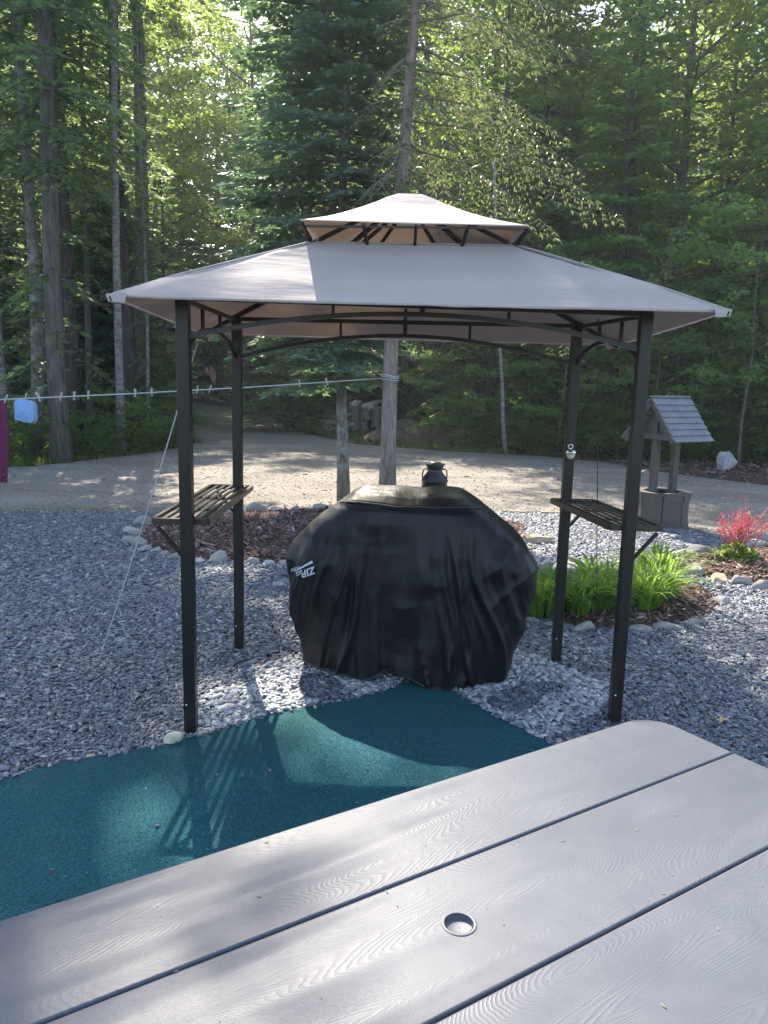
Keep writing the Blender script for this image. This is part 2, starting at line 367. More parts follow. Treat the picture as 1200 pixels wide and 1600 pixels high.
def chipmat():
    t = NT('blue grey slate chips'); r = island_rand(t); v = t.coord()
    c = t.ramp(r, [(0, (.07, .075, .09)), (.3, (.115, .124, .148)), (.6, (.165, .177, .205)), (.85, (.24, .25, .275)), (.95, (.33, .32, .31)), (.985, (.46, .44, .42)), (1, (.26, .16, .1))])
    n1 = t.noise(90, 3, .6, v); c = t.mix(.35, c, t.ramp(n1, [(.3, (.4,)*3), (.7, (1,)*3)]), 'MULTIPLY')
    rg = t.ramp(r, [(0, (.4,)*3), (1, (.75,)*3)])
    return t.set(c, rg, normal=t.bump(n1, .003), spec=.4)
MAT['chips'] = chipmat()
def yard_pts(y0, y1, dens, seed, margin=.5):
    r = np.random.default_rng(seed); xa = .56*y1+margin
    n = int((y1-y0)*2*xa*dens); P = np.stack([r.uniform(-xa, xa, n), r.uniform(y0, y1, n)], 1)
    P = P[np.abs(P[:, 0]) < .56*P[:, 1]+margin]
    ok = inside(P, yard) & ~inside(P, carpet)
    for k in ('left', 'lily', 'pink'): ok &= ~inside(P, {'left': bed_left, 'lily': bed_lily, 'pink': bed_pink}[k])
    return P[ok]
for (y0, y1, dens, L, sd, sides) in ((2.2, 3.9, 8000, .0118, 1, 4), (3.9, 5.6, 5200, .014, 2, 4), (5.6, 9.5, 2500, .019, 3, 4)):
    P = yard_pts(y0, y1, dens, sd); n = len(P); r = np.random.default_rng(sd+50)
    z = .012+r.uniform(0, .016, n); sz = L*r.lognormal(0, .28, n)
    o = prism_scatter('slate_chips', np.column_stack([P, z]), sz*1.25, sz*r.uniform(.42, .8, n), sz*.17, .22, MAT['chips'], sides, seed=sd)
    tag(o, {1: 'blue grey slate chips nearest the carpet and table', 2: 'blue grey slate chips around the covered grill', 3: 'blue grey slate chips out by the mulch beds and driveway'}[sd], 'slate chips', kind='stuff')
pale_poly = pxpoly([(285, 1152), (330, 1085), (400, 1050), (470, 1030), (560, 1020), (800, 1020), (870, 1045), (960, 1080), (930, 1120), (880, 1150), (845, 1163), (740, 1105), (715, 1090), (640, 1070), (610, 1083), (480, 1112), (300, 1160)])
r = np.random.default_rng(71); P = np.stack([r.uniform(-1.1, 1.4, 26000), r.uniform(2.9, 4.5, 26000)], 1); P = P[inside(P, pale_poly) & ~inside(P, carpet)]
kk = np.array([noise.noise(Vector((p[0]*2.2, p[1]*2.2, 5))) for p in P]); P = P[(kk > -.25) & (r.uniform(0, 1, len(P)) < .6)]; n = len(P); sz = .0145*r.lognormal(0, .28, n)
t = NT('pale grey stone chips'); r_ = island_rand(t); v = t.coord()
MAT['palechips'] = t.set(t.ramp(r_, [(0, (.18, .185, .195)), (.4, (.32, .325, .335)), (.8, (.45, .45, .45)), (1, (.58, .56, .53))]), .7, normal=t.bump(t.noise(90, 3, .6, v), .003), spec=.35)
o = prism_scatter('pale_chips', np.column_stack([P, .018+r.uniform(0, .016, n)]), sz*1.2, sz*r.uniform(.5, .85, n), sz*.25, .3, MAT['palechips'], 5, seed=72)
tag(o, 'pale grey stone chips around the foot of the grill cover and the carpet end', 'stone chips', kind='stuff')
r = np.random.default_rng(81); Q = []
for i in range(2, len(carpet)-5):
    a_, b_ = carpet[i], carpet[i+1]; L_ = math.hypot(b_[0]-a_[0], b_[1]-a_[1])
    for _ in range(int(L_*46)):
        u = r.uniform(); Q.append((a_[0]+(b_[0]-a_[0])*u+r.normal(0, .012), a_[1]+(b_[1]-a_[1])*u-abs(r.normal(0, .016)), .036))
for _ in range(26): u = r.uniform(-1.2, .5); Q.append((u, 2.3+.45*u+r.uniform(0, .9), .034))
Q = np.array(Q); n = len(Q); sz = np.where(np.arange(n) < n-26, .011, .0045)*r.lognormal(0, .35, n)
o = prism_scatter('stray_chips', Q, sz*1.2, sz*r.uniform(.5, .9, n), sz*.25, .2, MAT['chips'], 5, seed=82)
tag(o, 'stray slate chips and grit spilled over the carpet edge', 'slate chips', kind='stuff')
# paler pebbles mixed in around grill
def rest(name, poly, n, L, mat, label, seed, asp=.3, tilt=.45):
    r = np.random.default_rng(seed); xs_ = [p[0] for p in poly]; ys_ = [p[1] for p in poly]
    P = np.stack([r.uniform(min(xs_), max(xs_), n), r.uniform(min(ys_), max(ys_), n)], 1); P = P[inside(P, poly)]
    z = bed_z(P, poly)+r.uniform(0, .02, len(P)); sz = L*r.lognormal(0, .35, len(P))
    o = prism_scatter(name, np.column_stack([P, z]), sz, sz*asp, sz*.14, tilt, mat, 4, seed=seed)
    return tag(o, label, 'mulch', kind='stuff')
t = NT('bark mulch chips'); r_ = island_rand(t)
MAT['mulch'] = t.set(t.ramp(r_, [(0, (.04, .022, .016)), (.4, (.115, .062, .046)), (.75, (.19, .115, .09)), (.93, (.27, .2, .165)), (1, (.36, .31, .27))]), .85, spec=.3)
rest('bark_mulch', bed_left, 16000, .028, MAT['mulch'], 'reddish brown bark mulch in the stone ringed bed behind the grill', 21)
rest('bark_mulch', bed_lily, 9000, .024, MAT['mulch'], 'brown bark mulch under the daylilies right of the grill', 22)
rest('bark_mulch', bed_pink, 6000, .026, MAT['mulch'], 'brown bark mulch under the coral pink flowers', 23)
rest('bark_mulch', bed_far, 6500, .04, MAT['mulch'], 'dark mulch strip around the boulder across the driveway', 24)

r = np.random.default_rng(91); n = 17000; P = np.stack([r.uniform(-8, 9, n), 8.4+r.uniform(0, 1, n)**1.4*8, ], 1); P = P[inside(P, drive) & ~inside(P, yard)]; n = len(P)
sz = .0085*r.lognormal(0, .45, n); t = NT('loose driveway stones'); r_ = island_rand(t)
MAT['dstones'] = t.set(t.ramp(r_, [(0, (.14, .12, .1)), (.5, (.24, .21, .175)), (.85, (.34, .31, .27)), (1, (.45, .42, .38))]), .85, spec=.3)
o = prism_scatter('driveway_gravel', np.column_stack([P, np.full(n, .006)]), sz*1.2, sz*r.uniform(.6, .9, n), sz*.5, .2, MAT['dstones'], 4, seed=92)
tag(o, 'loose small stones lying on the tan gravel driveway', 'gravel', kind='stuff')
# ---- stones
def rock_mesh(name, seed, sub=3, rough=.25, flat=.0):
    import bmesh
    bm = bmesh.new(); bmesh.ops.create_icosphere(bm, subdivisions=sub, radius=1)
    o_ = Vector((seed*7.3, seed*3.1, seed*1.7))
    rr = random.Random(seed); planes = [(Vector((rr.gauss(0, 1), rr.gauss(0, 1), rr.gauss(0, .8))).normalized(), rr.uniform(.5, .85)) for _ in range(10)]
    for v_ in bm.verts:
        p = v_.co.copy(); d = 1+rough*noise.noise(p*1.1+o_)+.35*rough*noise.noise(p*3+o_)
        p = p*d
        for nn, h in planes:
            e = p.dot(nn)-h
            if e > 0: p -= nn*e*.93
        v_.co = p
    me = bpy.data.meshes.new(name); bm.to_mesh(me); bm.free()
    me.polygons.foreach_set('use_smooth', [True]*len(me.polygons)); return me
ROCKS = [rock_mesh('stone', i+1) for i in range(8)]
for m_ in ROCKS: m_.materials.append(MAT['stone'])
def place_stones(bed, lst, seed, flat=1.):
    r = random.Random(seed)
    for i, (x, y, w) in enumerate(lst):
        p = G(x, y); s_ = w*p.y/F_PX*.55
        o = link('stone', ROCKS[r.randrange(8)], None, bed); hh = s_*r.uniform(.55, .8)*flat
        o.location = (p.x, p.y+s_*.35, hh*.5); o.scale = (s_*r.uniform(.95, 1.1), s_*r.uniform(.55, .8), hh); o.rotation_euler = (r.uniform(-.15, .15), r.uniform(-.1, .1), r.uniform(-.35, .35))
place_stones(beds['left'], [(222, 824, 34), (207, 838, 32), (201, 848, 22), (217, 855, 28), (229, 863, 20), (244, 866, 24), (258, 871, 22), (275, 878, 26), (293, 880, 16), (313, 882, 22), (343, 881, 34), (370, 884, 20), (394, 885, 28), (421, 886, 26), (446, 887, 24), (470, 887, 26), (357, 808, 34), (400, 805, 36), (433, 804, 30), (460, 803, 26), (476, 802, 14), (499, 800, 30), (525, 800, 24), (555, 801, 26), (318, 812, 22), (290, 815, 20), (262, 818, 24)], 3)
place_stones(beds['lily'], [(812, 968, 26), (834, 976, 30), (866, 983, 34), (890, 986, 16), (916, 990, 48), (951, 993, 24), (1007, 992, 42), (1048, 989, 46), (1083, 979, 40), (1106, 974, 26), (1118, 968, 28), (1127, 958, 26), (1129, 946, 36), (1114, 934, 24), (1099, 932, 18), (1081, 925, 42), (1055, 912, 26), (968, 996, 20)], 4, .62)
place_stones(beds['pink'], [(1088, 902, 38), (1162, 918, 36), (1193, 925, 34), (1224, 930, 36), (1095, 873, 46), (1062, 890, 24), (1180, 860, 30), (1199, 858, 24), (1193, 845, 30), (1165, 846, 22), (1220, 848, 26)], 5)
def rock(name, x, y, w, hpx, mat, seed, label, cat='rock', rz=0, dz=.3, deep=.7):
    me = rock_mesh(name, seed, 4, .3); p = G(x, y); sx = w*p.y/F_PX/2; sz = hpx*p.y/F_PX/2
    me.transform(Matrix.Diagonal((sx*1.08, sx*deep, sz*1.15, 1))); o = link(name, me, mat); o.location = (p.x, p.y+sx*deep*.6, sz*(1-dz)); o.rotation_euler[2] = rz
    return tag(o, label, cat)
rock('flat_rock', 838, 852, 52, 20, MAT['tan'], 31, 'flat pale tan rock lying on the slate just right of the grill cover')
rock('flat_rock', 822, 862, 26, 9, MAT['tan'], 36, 'small thin reddish tan slab in front of the flat pale rock')
rock('tan_rock', 1127, 913, 42, 18, MAT['tan'], 32, 'rounded orange tan rock in front of the coral pink flowers')
rock('flat_rock', 895, 905, 70, 22, MAT['stone'], 33, 'broad pale blue grey flat rock lying behind the daylilies', dz=.1)
rock('white_rock', 1040, 889, 22, 24, MAT['yellowstone'], 34, 'small upright whitish rock behind the right end of the daylilies')
rock('boulder', 1137, 741, 38, 36, MAT['boulder'], 35, 'large pale grey boulder on the mulch across the driveway', 'boulder', dz=.15)
rock('yellow_stone', 266, 1172, 36, 28, MAT['yellowstone'], 41, 'pale yellow stone beside the foot of the front left gazebo post', dz=.1)
rock('white_pebble', 79, 1207, 22, 13, MAT['boulder'], 42, 'pale grey pebble at the carpet edge, left of the two brown ones', 'pebble')
rock('brown_pebble', 141, 1193, 24, 15, MAT['tan'], 43, 'larger brown pebble at the carpet edge', 'pebble')
rock('brown_pebble', 168, 1186, 16, 13, MAT['tan'], 44, 'smaller reddish pebble at the carpet edge beside the larger brown one', 'pebble')
rock('grey_stone', 118, 1197, 24, 15, MAT['stone'], 45, 'grey slate lump at the carpet edge between the white and brown pebbles', 'pebble')
rock('white_pebble', 113, 1034, 11, 7, MAT['boulder'], 46, 'small white pebble alone on the open slate left of the gazebo', 'pebble')

# ---- dry leaves
def dry_leaf(x, y, w, label, rz):
    p = G(x, y, .04); s_ = w*p.y/F_PX/2; mb = MB(); out = []
    for k in range(18):
        a = k/18*2*math.pi; r_ = s_*(1 if k % 3 == 0 else .62)*(1+.15*math.cos(a)); out.append(Vector((math.cos(a)*r_, math.sin(a)*r_*.7, .35*s_*abs(math.sin(a*1.5+rz)))))
    mb.add([(0, 0, 0)]+out, [(0, i+1, (i+1) % 18+1) for i in range(18)], True)
    o = mb.build('dry_leaf', MAT['dryleaf']); o.location = p; o.rotation_euler[2] = rz
    tag(o, label, 'leaf')
dry_leaf(1127, 1127, 28, 'curled tan dry leaf on the slate chips beyond the table corner', .3)
dry_leaf(1008, 1094, 14, 'small brown dry leaf on the slate right of the front right post', 1.3)

# ------------------------------------------------------------ picnic table
TD = Vector((.843, .537, 0)).normalized(); TN = Vector((TD.y, -TD.x, 0))
def TP(t_, n_, z): return Vector((TD.x*t_+TN.x*n_, TD.y*t_+TN.y*n_, z))
def plankmat(seed):
    t = NT('grey moulded resin with wood grain'); tc = t.n('ShaderNodeTexCoord'); mp = t.n('ShaderNodeMapping')
    mp.inputs['Rotation'].default_value = (0, 0, -math.atan2(TD.y, TD.x)); mp.inputs['Location'].default_value = (seed*3.3, seed*1.9, 0)
    t.l(tc.outputs['Object'], mp.inputs[0])
    m2 = t.n('ShaderNodeMapping'); m2.inputs['Scale'].default_value = (.26, 1.6, 1); t.l(mp.outputs[0], m2.inputs[0]); v = m2.outputs[0]
    big = t.noise(4.2, 1.5, .4, v, .2)
    mm = t.n('ShaderNodeMath', operation='MULTIPLY'); mm.inputs[1].default_value = 135; t.l(big, mm.inputs[0])
    wob = t.noise(60, 3, .6, v); ad = t.n('ShaderNodeMath', operation='ADD'); t.l(mm.outputs[0], ad.inputs[0]); t.l(wob, ad.inputs[1])
    pp = t.n('ShaderNodeMath', operation='FRACT'); t.l(ad.outputs[0], pp.inputs[0])
    rid = t.ramp(pp.outputs[0], [(0, (1,)*3), (.25, (.15,)*3), (.6, (0,)*3), (1, (1,)*3)])
    dots = t.noise(520, 2, .6, mp.outputs[0])
    fade = t.ramp(t.noise(5, 2, .5, mp.outputs[0]), [(.35, (.25,)*3), (.6, (1,)*3)])
    rm = t.mix(1, rid, fade, 'MULTIPLY')
    nm = t.bump(rm, .00045, .5); nm = t.bump(dots, .0005, .5, nm)
    col = t.ramp(t.noise(2.5, 4, .6, mp.outputs[0]), [(.3, (.055, .062, .078)), (.6, (.072, .080, .097)), (.8, (.086, .093, .108))])
    col = t.mix(t.ramp(rid, [(0, (0,)*3), (1, (.22,)*3)]), col, (.06, .065, .08))
    st = t.noise(2.1, 6, .7, mp.outputs[0], 1.2); col = t.mix(t.ramp(st, [(.48, (0,)*3), (.7, (.3,)*3)]), col, (.13, .137, .147))
    wr_ = t.ramp(t.noise(1.7, 5, .65, mp.outputs[0], .8), [(.35, (.36,)*3), (.65, (.56,)*3)]); wr_ = t.mix(.5, wr_, t.ramp(dots, [(.3, (.40,)*3), (.7, (.56,)*3)]))
    return t.set(col, wr_, normal=nm, spec=.38)
tab = empty('picnic_table', TP(.71, -.86, 0), 'grey resin picnic table top with wood grain planks and umbrella hole in the foreground', 'picnic table')
edges = [(-1.24, -.9972), (-.9928, -.7292), (-.7248, -.48)]
T0, T1, TZ = -.22, 1.645, .74
def plank(n0, n1, first, last, seed):
    # outline with rounded outer corners, and rounded upper edges
    R1 = .085; out = []
    def arc(cx, cy, a0, a1, r, k=8):
        for i in range(k+1):
            a = a0+(a1-a0)*i/k; out.append((cx+r*math.cos(a), cy+r*math.sin(a)))
    r00 = R1 if first else .006; r10 = R1 if last else .006
    arc(T1-r00, n0+r00, -math.pi/2, 0, r00); arc(T1-r10, n1-r10, 0, math.pi/2, r10)
    arc(T0+r10, n1-r10, math.pi/2, math.pi, r10); arc(T0+r00, n0+r00, math.pi, 1.5*math.pi, r00)
    n = len(out); vs = []; fs = []
    def inset(d):
        o_ = []
        for i in range(n):
            p0, p1, p2 = out[i-1], out[i], out[(i+1) % n]
            t1 = Vector((p2[0]-p0[0], p2[1]-p0[1])).normalized(); o_.append((p1[0]-t1.y*d, p1[1]+t1.x*d))
        return o_
    for d, z in ((0, -.045), (0, -.0045), (.0012, -.0012), (.0045, 0)):
        vs += [TP(a, b, TZ+z) for a, b in inset(d)]
    for k in range(3): fs += [(k*n+i, k*n+(i+1) % n, (k+1)*n+(i+1) % n, (k+1)*n+i) for i in range(n)]
    return vs, fs, n
for i, (a, b) in enumerate(edges):
    vs, fs, n = plank(a, b, i == 0, i == 2, i)
    sm = [True]*len(fs)
    if i != 1: fs.append(tuple(range(3*n, 4*n))); sm.append(False)
    else:
        hc = (.711, -.861); K = 32; base = len(vs)
        for rr, z in ((.0245, 0), (.0225, -.004), (.0222, -.05)):
            vs += [TP(hc[0]+rr*math.cos(2*math.pi*k/K), hc[1]+rr*math.sin(2*math.pi*k/K), TZ+z) for k in range(K)]
        for r_ in range(2): fs += [(base+r_*K+k, base+(r_+1)*K+k, base+(r_+1)*K+(k+1) % K, base+r_*K+(k+1) % K) for k in range(K)]; sm += [True]*K
        top = [3*n+j for j in range(n)]; nl = [(vs[q]-TP(*hc, TZ)).dot(TN) for q in top]
        # the outline runs counter-clockwise in (t, n): right end going up, then left end going down
        R_ = next(j for j in range(n) if nl[j] < 0 <= nl[(j+1) % n]); L_ = next(j for j in range(n) if nl[j] >= 0 > nl[(j+1) % n])
        def chain(j0, j1):
            o_ = []; j = j0
            while True:
                o_.append(top[j % n])
                if j % n == j1 % n: return o_
                j += 1
        mid = len(vs); vs += [TP(T1, hc[1], TZ), TP(T0, hc[1], TZ)]
        hA = [base+k for k in range(0, K//2+1)]; hB = [base+k % K for k in range(K//2, K+1)]
        fs.append(tuple([mid]+chain(R_+1, L_)+[mid+1]+hA[::-1])); sm.append(False)
        fs.append(tuple([mid+1]+chain(L_+1, R_)+[mid]+hB[::-1])); sm.append(False)
    mb = MB(); mb.v = [Vector(v_) for v_ in vs]; mb.f = [list(f) for f in fs]; mb.sm = sm
    mb.build('plank', plankmat(i), tab)
MAT['resin'] = simple('grey resin', (.09, .095, .11), (.07, .075, .09), 8, .55, bd=.0005, bs=300)
hp = TP(.711, -.861, TZ)
MB().lathe(hp, [(.0232, .0002), (.0238, .0012), (.0262, .0016), (.0285, .0013), (.0292, .0002)], 36).build('umbrella_hole_ring', MAT['resin'], tab)
MB().lathe(hp, [(.0222, .0), (.0218, -.0065), (.0205, -.008), (.001, -.0075)], 36).build('hole_plug', MAT['resin'], tab)
r = np.random.default_rng(5); n = 60; tt_ = r.uniform(-.1, 1.62, n); nn_ = r.uniform(-1.22, -.5, n)
P = np.array([list(TP(a_, b_, TZ+.0012)) for a_, b_ in zip(tt_, nn_)]); ln = np.where(r.uniform(0, 1, n) < .35, .006, .0016)*r.uniform(.6, 1.3, n)
o = prism_scatter('tree_litter', P, ln, np.minimum(ln*.5, .0009), np.full(n, .0005), .05, simple('dry needle litter', (.16, .12, .07), (.3, .25, .14), 200, .8), 4, seed=6)
tag(o, 'fine spruce needles and specks fallen on the table planks', 'tree litter', kind='stuff')
m = MB()
for n_ in (-1.18, -.86, -.54): m.bar(TP(T0+.1, n_, TZ-.065), TP(T1-.1, n_, TZ-.065), .05, .038)
m.build('underframe', MAT['resin'], tab)
for t_ in (.1, 1.3):
    for n0, n1 in ((-1.06, -1.32), (-.66, -.40)):
        MB().bar(TP(t_, n0, TZ-.09), TP(t_, n1, .015), .05, .05).build('leg', MAT['metal'], tab)
    MB().bar(TP(t_+.035, -1.2, .4), TP(t_+.035, -.5, .4), .02, .04).build('crossbar', MAT['metal'], tab)

# ------------------------------------------------------------ grill gazebo
FL, FR, RL, RR = Vector((-.843, 3.236, 0)), Vector((1.125, 3.46, 0)), Vector((-.836, 4.342, 0)), Vector((1.018, 4.257, 0))
gz = empty('grill_gazebo', (.12, 3.82, 0), 'two tier beige fabric grill gazebo on dark metal posts over the covered grill', 'gazebo')
PT = 1.93
def Zp(p, z): return Vector((p.x, p.y, z))
for p in (FL, FR, RL, RR):
    po = MB().box((p.x, p.y, PT/2), (.052, .052, PT), bev=.004).build('post', MAT['metal'], gz)
    for zz in (.16, .97, 1.72):
        MB().lathe((0, 0, 0), [(.0001, .004), (.005, .003), (.006, 0)], 8).build('bolt', MAT['chrome'], po) if False else None
    b_ = MB(); b_.tube([Zp(p, .16)+Vector((-.012, -.026, 0)), Zp(p, .16)+Vector((-.012, -.031, 0))], .005, 8); b_.build('bolt', MAT['chrome'], po)
    b_ = MB(); b_.box((p.x, p.y, .006+.006), (.09, .09, .006)); b_.build('foot_plate', MAT['metal'], po)
def arch(a, b, z_end, z_mid, inset=.03, n=16, k=2.0):
    pts = []
    for i in range(n+1):
        u = i/n; q = a.lerp(b, u); pts.append(Vector((q.x, q.y, z_end+(z_mid-z_end)*(1-abs(2*u-1)**k))))
    return pts
def barchain(mb, pts, w, h):
    for i in range(len(pts)-1):
        d = (pts[i+1]-pts[i]).normalized()*.002; mb.bar(pts[i]-d, pts[i+1]+d, w, h)
RZ = 1.905
for a, b, ze, zm, st, nm_ in ((FL, FR, 1.755, 1.878, (.31, .69), 'f'), (RL, RR, 1.705, 1.842, (.31, .69), 'r')):
    m = MB(); barchain(m, arch(a, b, ze, zm), .013, .02); m.build('arch', MAT['metal'], gz)
    MB().bar(Zp(a.lerp(b, .015), RZ+.008), Zp(a.lerp(b, .985), RZ+.008), .018, .022).build('top_rail', MAT['metal'], gz)
    for u in st:
        q = a.lerp(b, u); za = ze+(zm-ze)*(1-abs(2*u-1)**2)
        MB().bar(Zp(q, za+.009), Zp(q, RZ-.002), .013).build('strut', MAT['metal'], gz)
    q = a.lerp(b, .5)
    MB().bar(Zp(q, zm-.01), Zp(q, RZ+.02), .022, .016).build('strut', MAT['metal'], gz)
for a, b in ((FL, RL), (FR, RR)):
    pts = []
    for i in range(15):
        u = i/14; q = a.lerp(b, u); pts.append(Vector((q.x, q.y, 1.70+.115*math.sin(math.pi*u)**.75)))
    m = MB(); barchain(m, pts, .013, .022); m.build('arch', MAT['metal'], gz)
    MB().bar(Zp(a.lerp(b, .02), RZ), Zp(a.lerp(b, .98), RZ), .018, .02).build('top_rail', MAT['metal'], gz)
    for u in (.3, .62):
        q = a.lerp(b, u); MB().bar(Zp(q, 1.70+.115*math.sin(math.pi*u)**.75+.01), Zp(q, RZ-.008), .014, .02).build('strut', MAT['metal'], gz)
# canopy surfaces
EV = [Vector((-1.055, 2.985, 1.893)), Vector((1.37, 3.19, 1.912)), Vector((1.33, 4.54, 1.838)), Vector((-1.09, 4.6, 1.850))]
HO = [Vector((-.335, 3.45, 2.182)), Vector((.545, 3.5, 2.197)), Vector((.53, 4.17, 2.17)), Vector((-.35, 4.15, 2.17))]
PL = [HO[i].lerp(EV[i], .70)+Vector((0, 0, .008)) for i in range(4)]
def ringpts(cs, n, sag, bow):
    o_ = []
    for i in range(4):
        a, b = cs[i], cs[(i+1) % 4]; ctr = sum(cs, Vector())/4
        for k in range(n):
            u = k/n; s_ = math.sin(math.pi*u); p = a.lerp(b, u)
            p = p+(ctr-p)*bow*s_*Vector((1, 1, 0)).length/1.41*0+Vector(((ctr.x-p.x)*bow*s_, (ctr.y-p.y)*bow*s_, -sag*s_))
            o_.append(p)
    return o_
def surf(rings, wr=.0):
    n = len(rings[0]); vs = []
    for j, r_ in enumerate(rings):
        for k, p in enumerate(r_):
            w = wr*(noise.noise(p*2.6)*1.0+.5*noise.noise(p*6.5)) if 0 < j < len(rings)-1 else 0
            vs.append(p+Vector((0, 0, w)))
    fs = [(j*n+k, j*n+(k+1) % n, (j+1)*n+(k+1) % n, (j+1)*n+k) for j in range(len(rings)-1) for k in range(n)]
    return vs, fs
def thick(mb_v, fs, th=.002):
    n = len(mb_v); vs = list(mb_v)+[p-Vector((0, 0, th)) for p in mb_v]
    return vs, fs+[tuple(n+i for i in reversed(f)) for f in fs]
NS = 24; rings = []
for j in range(9):
    u = j/8; cs = [HO[i].lerp(PL[i], u) for i in range(4)]; rings.append(ringpts(cs, NS, .022*math.sin(math.pi*u)+.004*u, .0))
for j in range(1, 5):
    u = j/4; cs = [PL[i].lerp(EV[i], u) for i in range(4)]; rings.append(ringpts(cs, NS, .004+.004*math.sin(math.pi*u), .006*u))
vs, fs = surf(rings, .013); vs, fs = thick(vs, fs)
m = MB(); m.add(vs, fs, True); can = m.build('canopy', MAT['canopy'], gz)
for i in range(4):
    m = MB(); m.tube([r_[i*NS]+Vector((0, 0, .001)) for r_ in rings], .0028, 5); m.build('hip_seam', MAT['hem'], can)
last = rings[-1]; ctr = sum(EV, Vector())/4
def hem(last, ctr, drop, name, par):
    m = MB(); n = len(last)
    a = [p+(p-ctr).normalized()*.002*Vector((1, 1, 0)).length+Vector((0, 0, .0015)) for p in last]
    b = [p+Vector((0, 0, -drop-.004*noise.noise(p*9))) for p in a]
    c_ = [p+Vector(((ctr.x-p.x)*.004, (ctr.y-p.y)*.004, 0)) for p in b]
    m.add(a+b+c_, [(k, (k+1) % n, n+(k+1) % n, n+k) for k in range(n)]+[(n+k, n+(k+1) % n, 2*n+(k+1) % n, 2*n+k) for k in range(n)], True)
    return m.build(name, MAT['hem'], par)
hem(last, ctr, .011, 'hem', can)
for i in range(4):   # corner pockets
    e = EV[i]; d = (e-ctr); d.z = 0; d.normalize(); s_ = Vector((-d.y, d.x, 0))
    m = MB(); m.add([e+d*.012+Vector((0, 0, .003)), e-d*.05+s_*.055+Vector((0, 0, .008)), e-d*.05-s_*.055+Vector((0, 0, .008)), e+d*.004+Vector((0, 0, -.025)), e-d*.045+s_*.04+Vector((0, 0, -.03)), e-d*.045-s_*.04+Vector((0, 0, -.03))],
                    [(0, 1, 2), (0, 3, 4, 1), (0, 2, 5, 3), (3, 5, 4)], False); m.build('corner_pocket', MAT['hem'], can)
# seams on the canopy front/back panels
def on_ring(side, u, idx): return rings[idx][(side*NS+int(round(u*NS))) % (4*NS)]
# upper canopy
UE = [Vector((-.375, 3.35, 2.250)), Vector((.585, 3.42, 2.262)), Vector((.57, 4.27, 2.235)), Vector((-.385, 4.24, 2.235))]
AP = [Vector((.085+a*.055, 3.83+b*.04, 2.462)) for a, b in ((-1, -1), (1, -1), (1, 1), (-1, 1))]
r2 = []
for j in range(9):
    u = j/8; cs = [AP[i].lerp(UE[i], u) for i in range(4)]; cs = [Vector((c_.x, c_.y, c_.z-.018*math.sin(math.pi*u))) for c_ in cs]
    r2.append(ringpts(cs, NS, .006*math.sin(math.pi*u), .012*u))
vs, fs = surf(r2, .005); vs, fs = thick(vs, fs)
m = MB(); m.add(vs, fs, True); m.add(AP, [(0, 1, 2, 3)]); can2 = m.build('top_canopy', MAT['canopy'], gz)
hem(r2[-1], sum(UE, Vector())/4, .006, 'hem', can2)
# sloping wind flap between the two tiers (seen as the beige skirt at both sides)
for i, j in ((1, 2), (3, 0)):
    m = MB(); A_, B_ = UE[i], UE[j]; c_, d_ = HO[i], HO[j]; vs = []
    for s_ in range(7):
        u = s_/6
        for k in range(9):
            w = k/8; p = A_.lerp(B_, w).lerp(c_.lerp(d_, w), u); p = p+Vector(((.1-p.x)*.10*math.sin(math.pi*u), 0, -.012*math.sin(math.pi*u))); vs.append(p-Vector((0, 0, .004)))
    m.add(vs, [(s_*9+k, s_*9+k+1, (s_+1)*9+k+1, (s_+1)*9+k) for s_ in range(6) for k in range(8)], True)
    m.build('side_flap', MAT['canopy'], can2)
# rafters
dz = Vector((0, 0, -.018))
P4 = [FL, FR, RR, RL]
for i in range(4):
    m = MB(); m.bar(HO[i]+dz, PL[i]+dz*1.3, .022, .022); m.bar(PL[i]+dz*1.3, EV[i]+dz*.9, .020, .018); m.build('hip_rafter', MAT['metal'], gz)
    MB().bar(HO[i]+dz, HO[(i+1) % 4]+dz, .02, .02).build('roof_ring_bar', MAT['metal'], gz)
    MB().bar(HO[i]+dz+Vector((0, 0, .01)), AP[i]+Vector((0, 0, -.03)), .018, .018).build('top_rafter', MAT['metal'], gz)
    MB().bar(HO[i].lerp(UE[i], .15)+Vector((0, 0, -.01)), UE[i]+Vector((0, 0, -.012)), .014, .014).build('top_brace', MAT['metal'], gz)
    MB().bar(UE[i]+(ctr-UE[i])*.03*Vector((1, 1, 0)).length*.7+Vector((0, 0, -.012)), UE[(i+1) % 4]+Vector((0, 0, -.012)), .009, .009).build('top_edge_bar', MAT['metal'], gz)
for i in (0, 2):
    for u in (.27, .5, .73):
        a = HO[i].lerp(HO[(i+1) % 4], u)+dz; b = UE[i].lerp(UE[(i+1) % 4], u)+Vector((0, 0, -.012))
        MB().bar(a, b, .013, .013).build('top_strut', MAT['metal'], gz)
    a = HO[i].lerp(HO[(i+1) % 4], .5)+dz
    for s_ in (-1, 1):
        MB().bar(a.lerp(HO[i if s_ < 0 else (i+1) % 4]+dz, .55), (AP[0]+AP[2])/2+Vector((0, 0, -.035)), .013, .013).build('top_rafter', MAT['metal'], gz)
for i in (0, 2):   # long-side mid rafters
    a = HO[i].lerp(HO[(i+1) % 4], .5)+dz; b = (P4[i].lerp(P4[(i+1) % 4], .5)); MB().bar(a, Zp(b, RZ+.02), .016, .016).build('rafter', MAT['metal'], gz)
MAT['shelf'] = simple('brown painted shelf metal', (.06, .048, .036), (.04, .032, .025), 20, .32, .3)
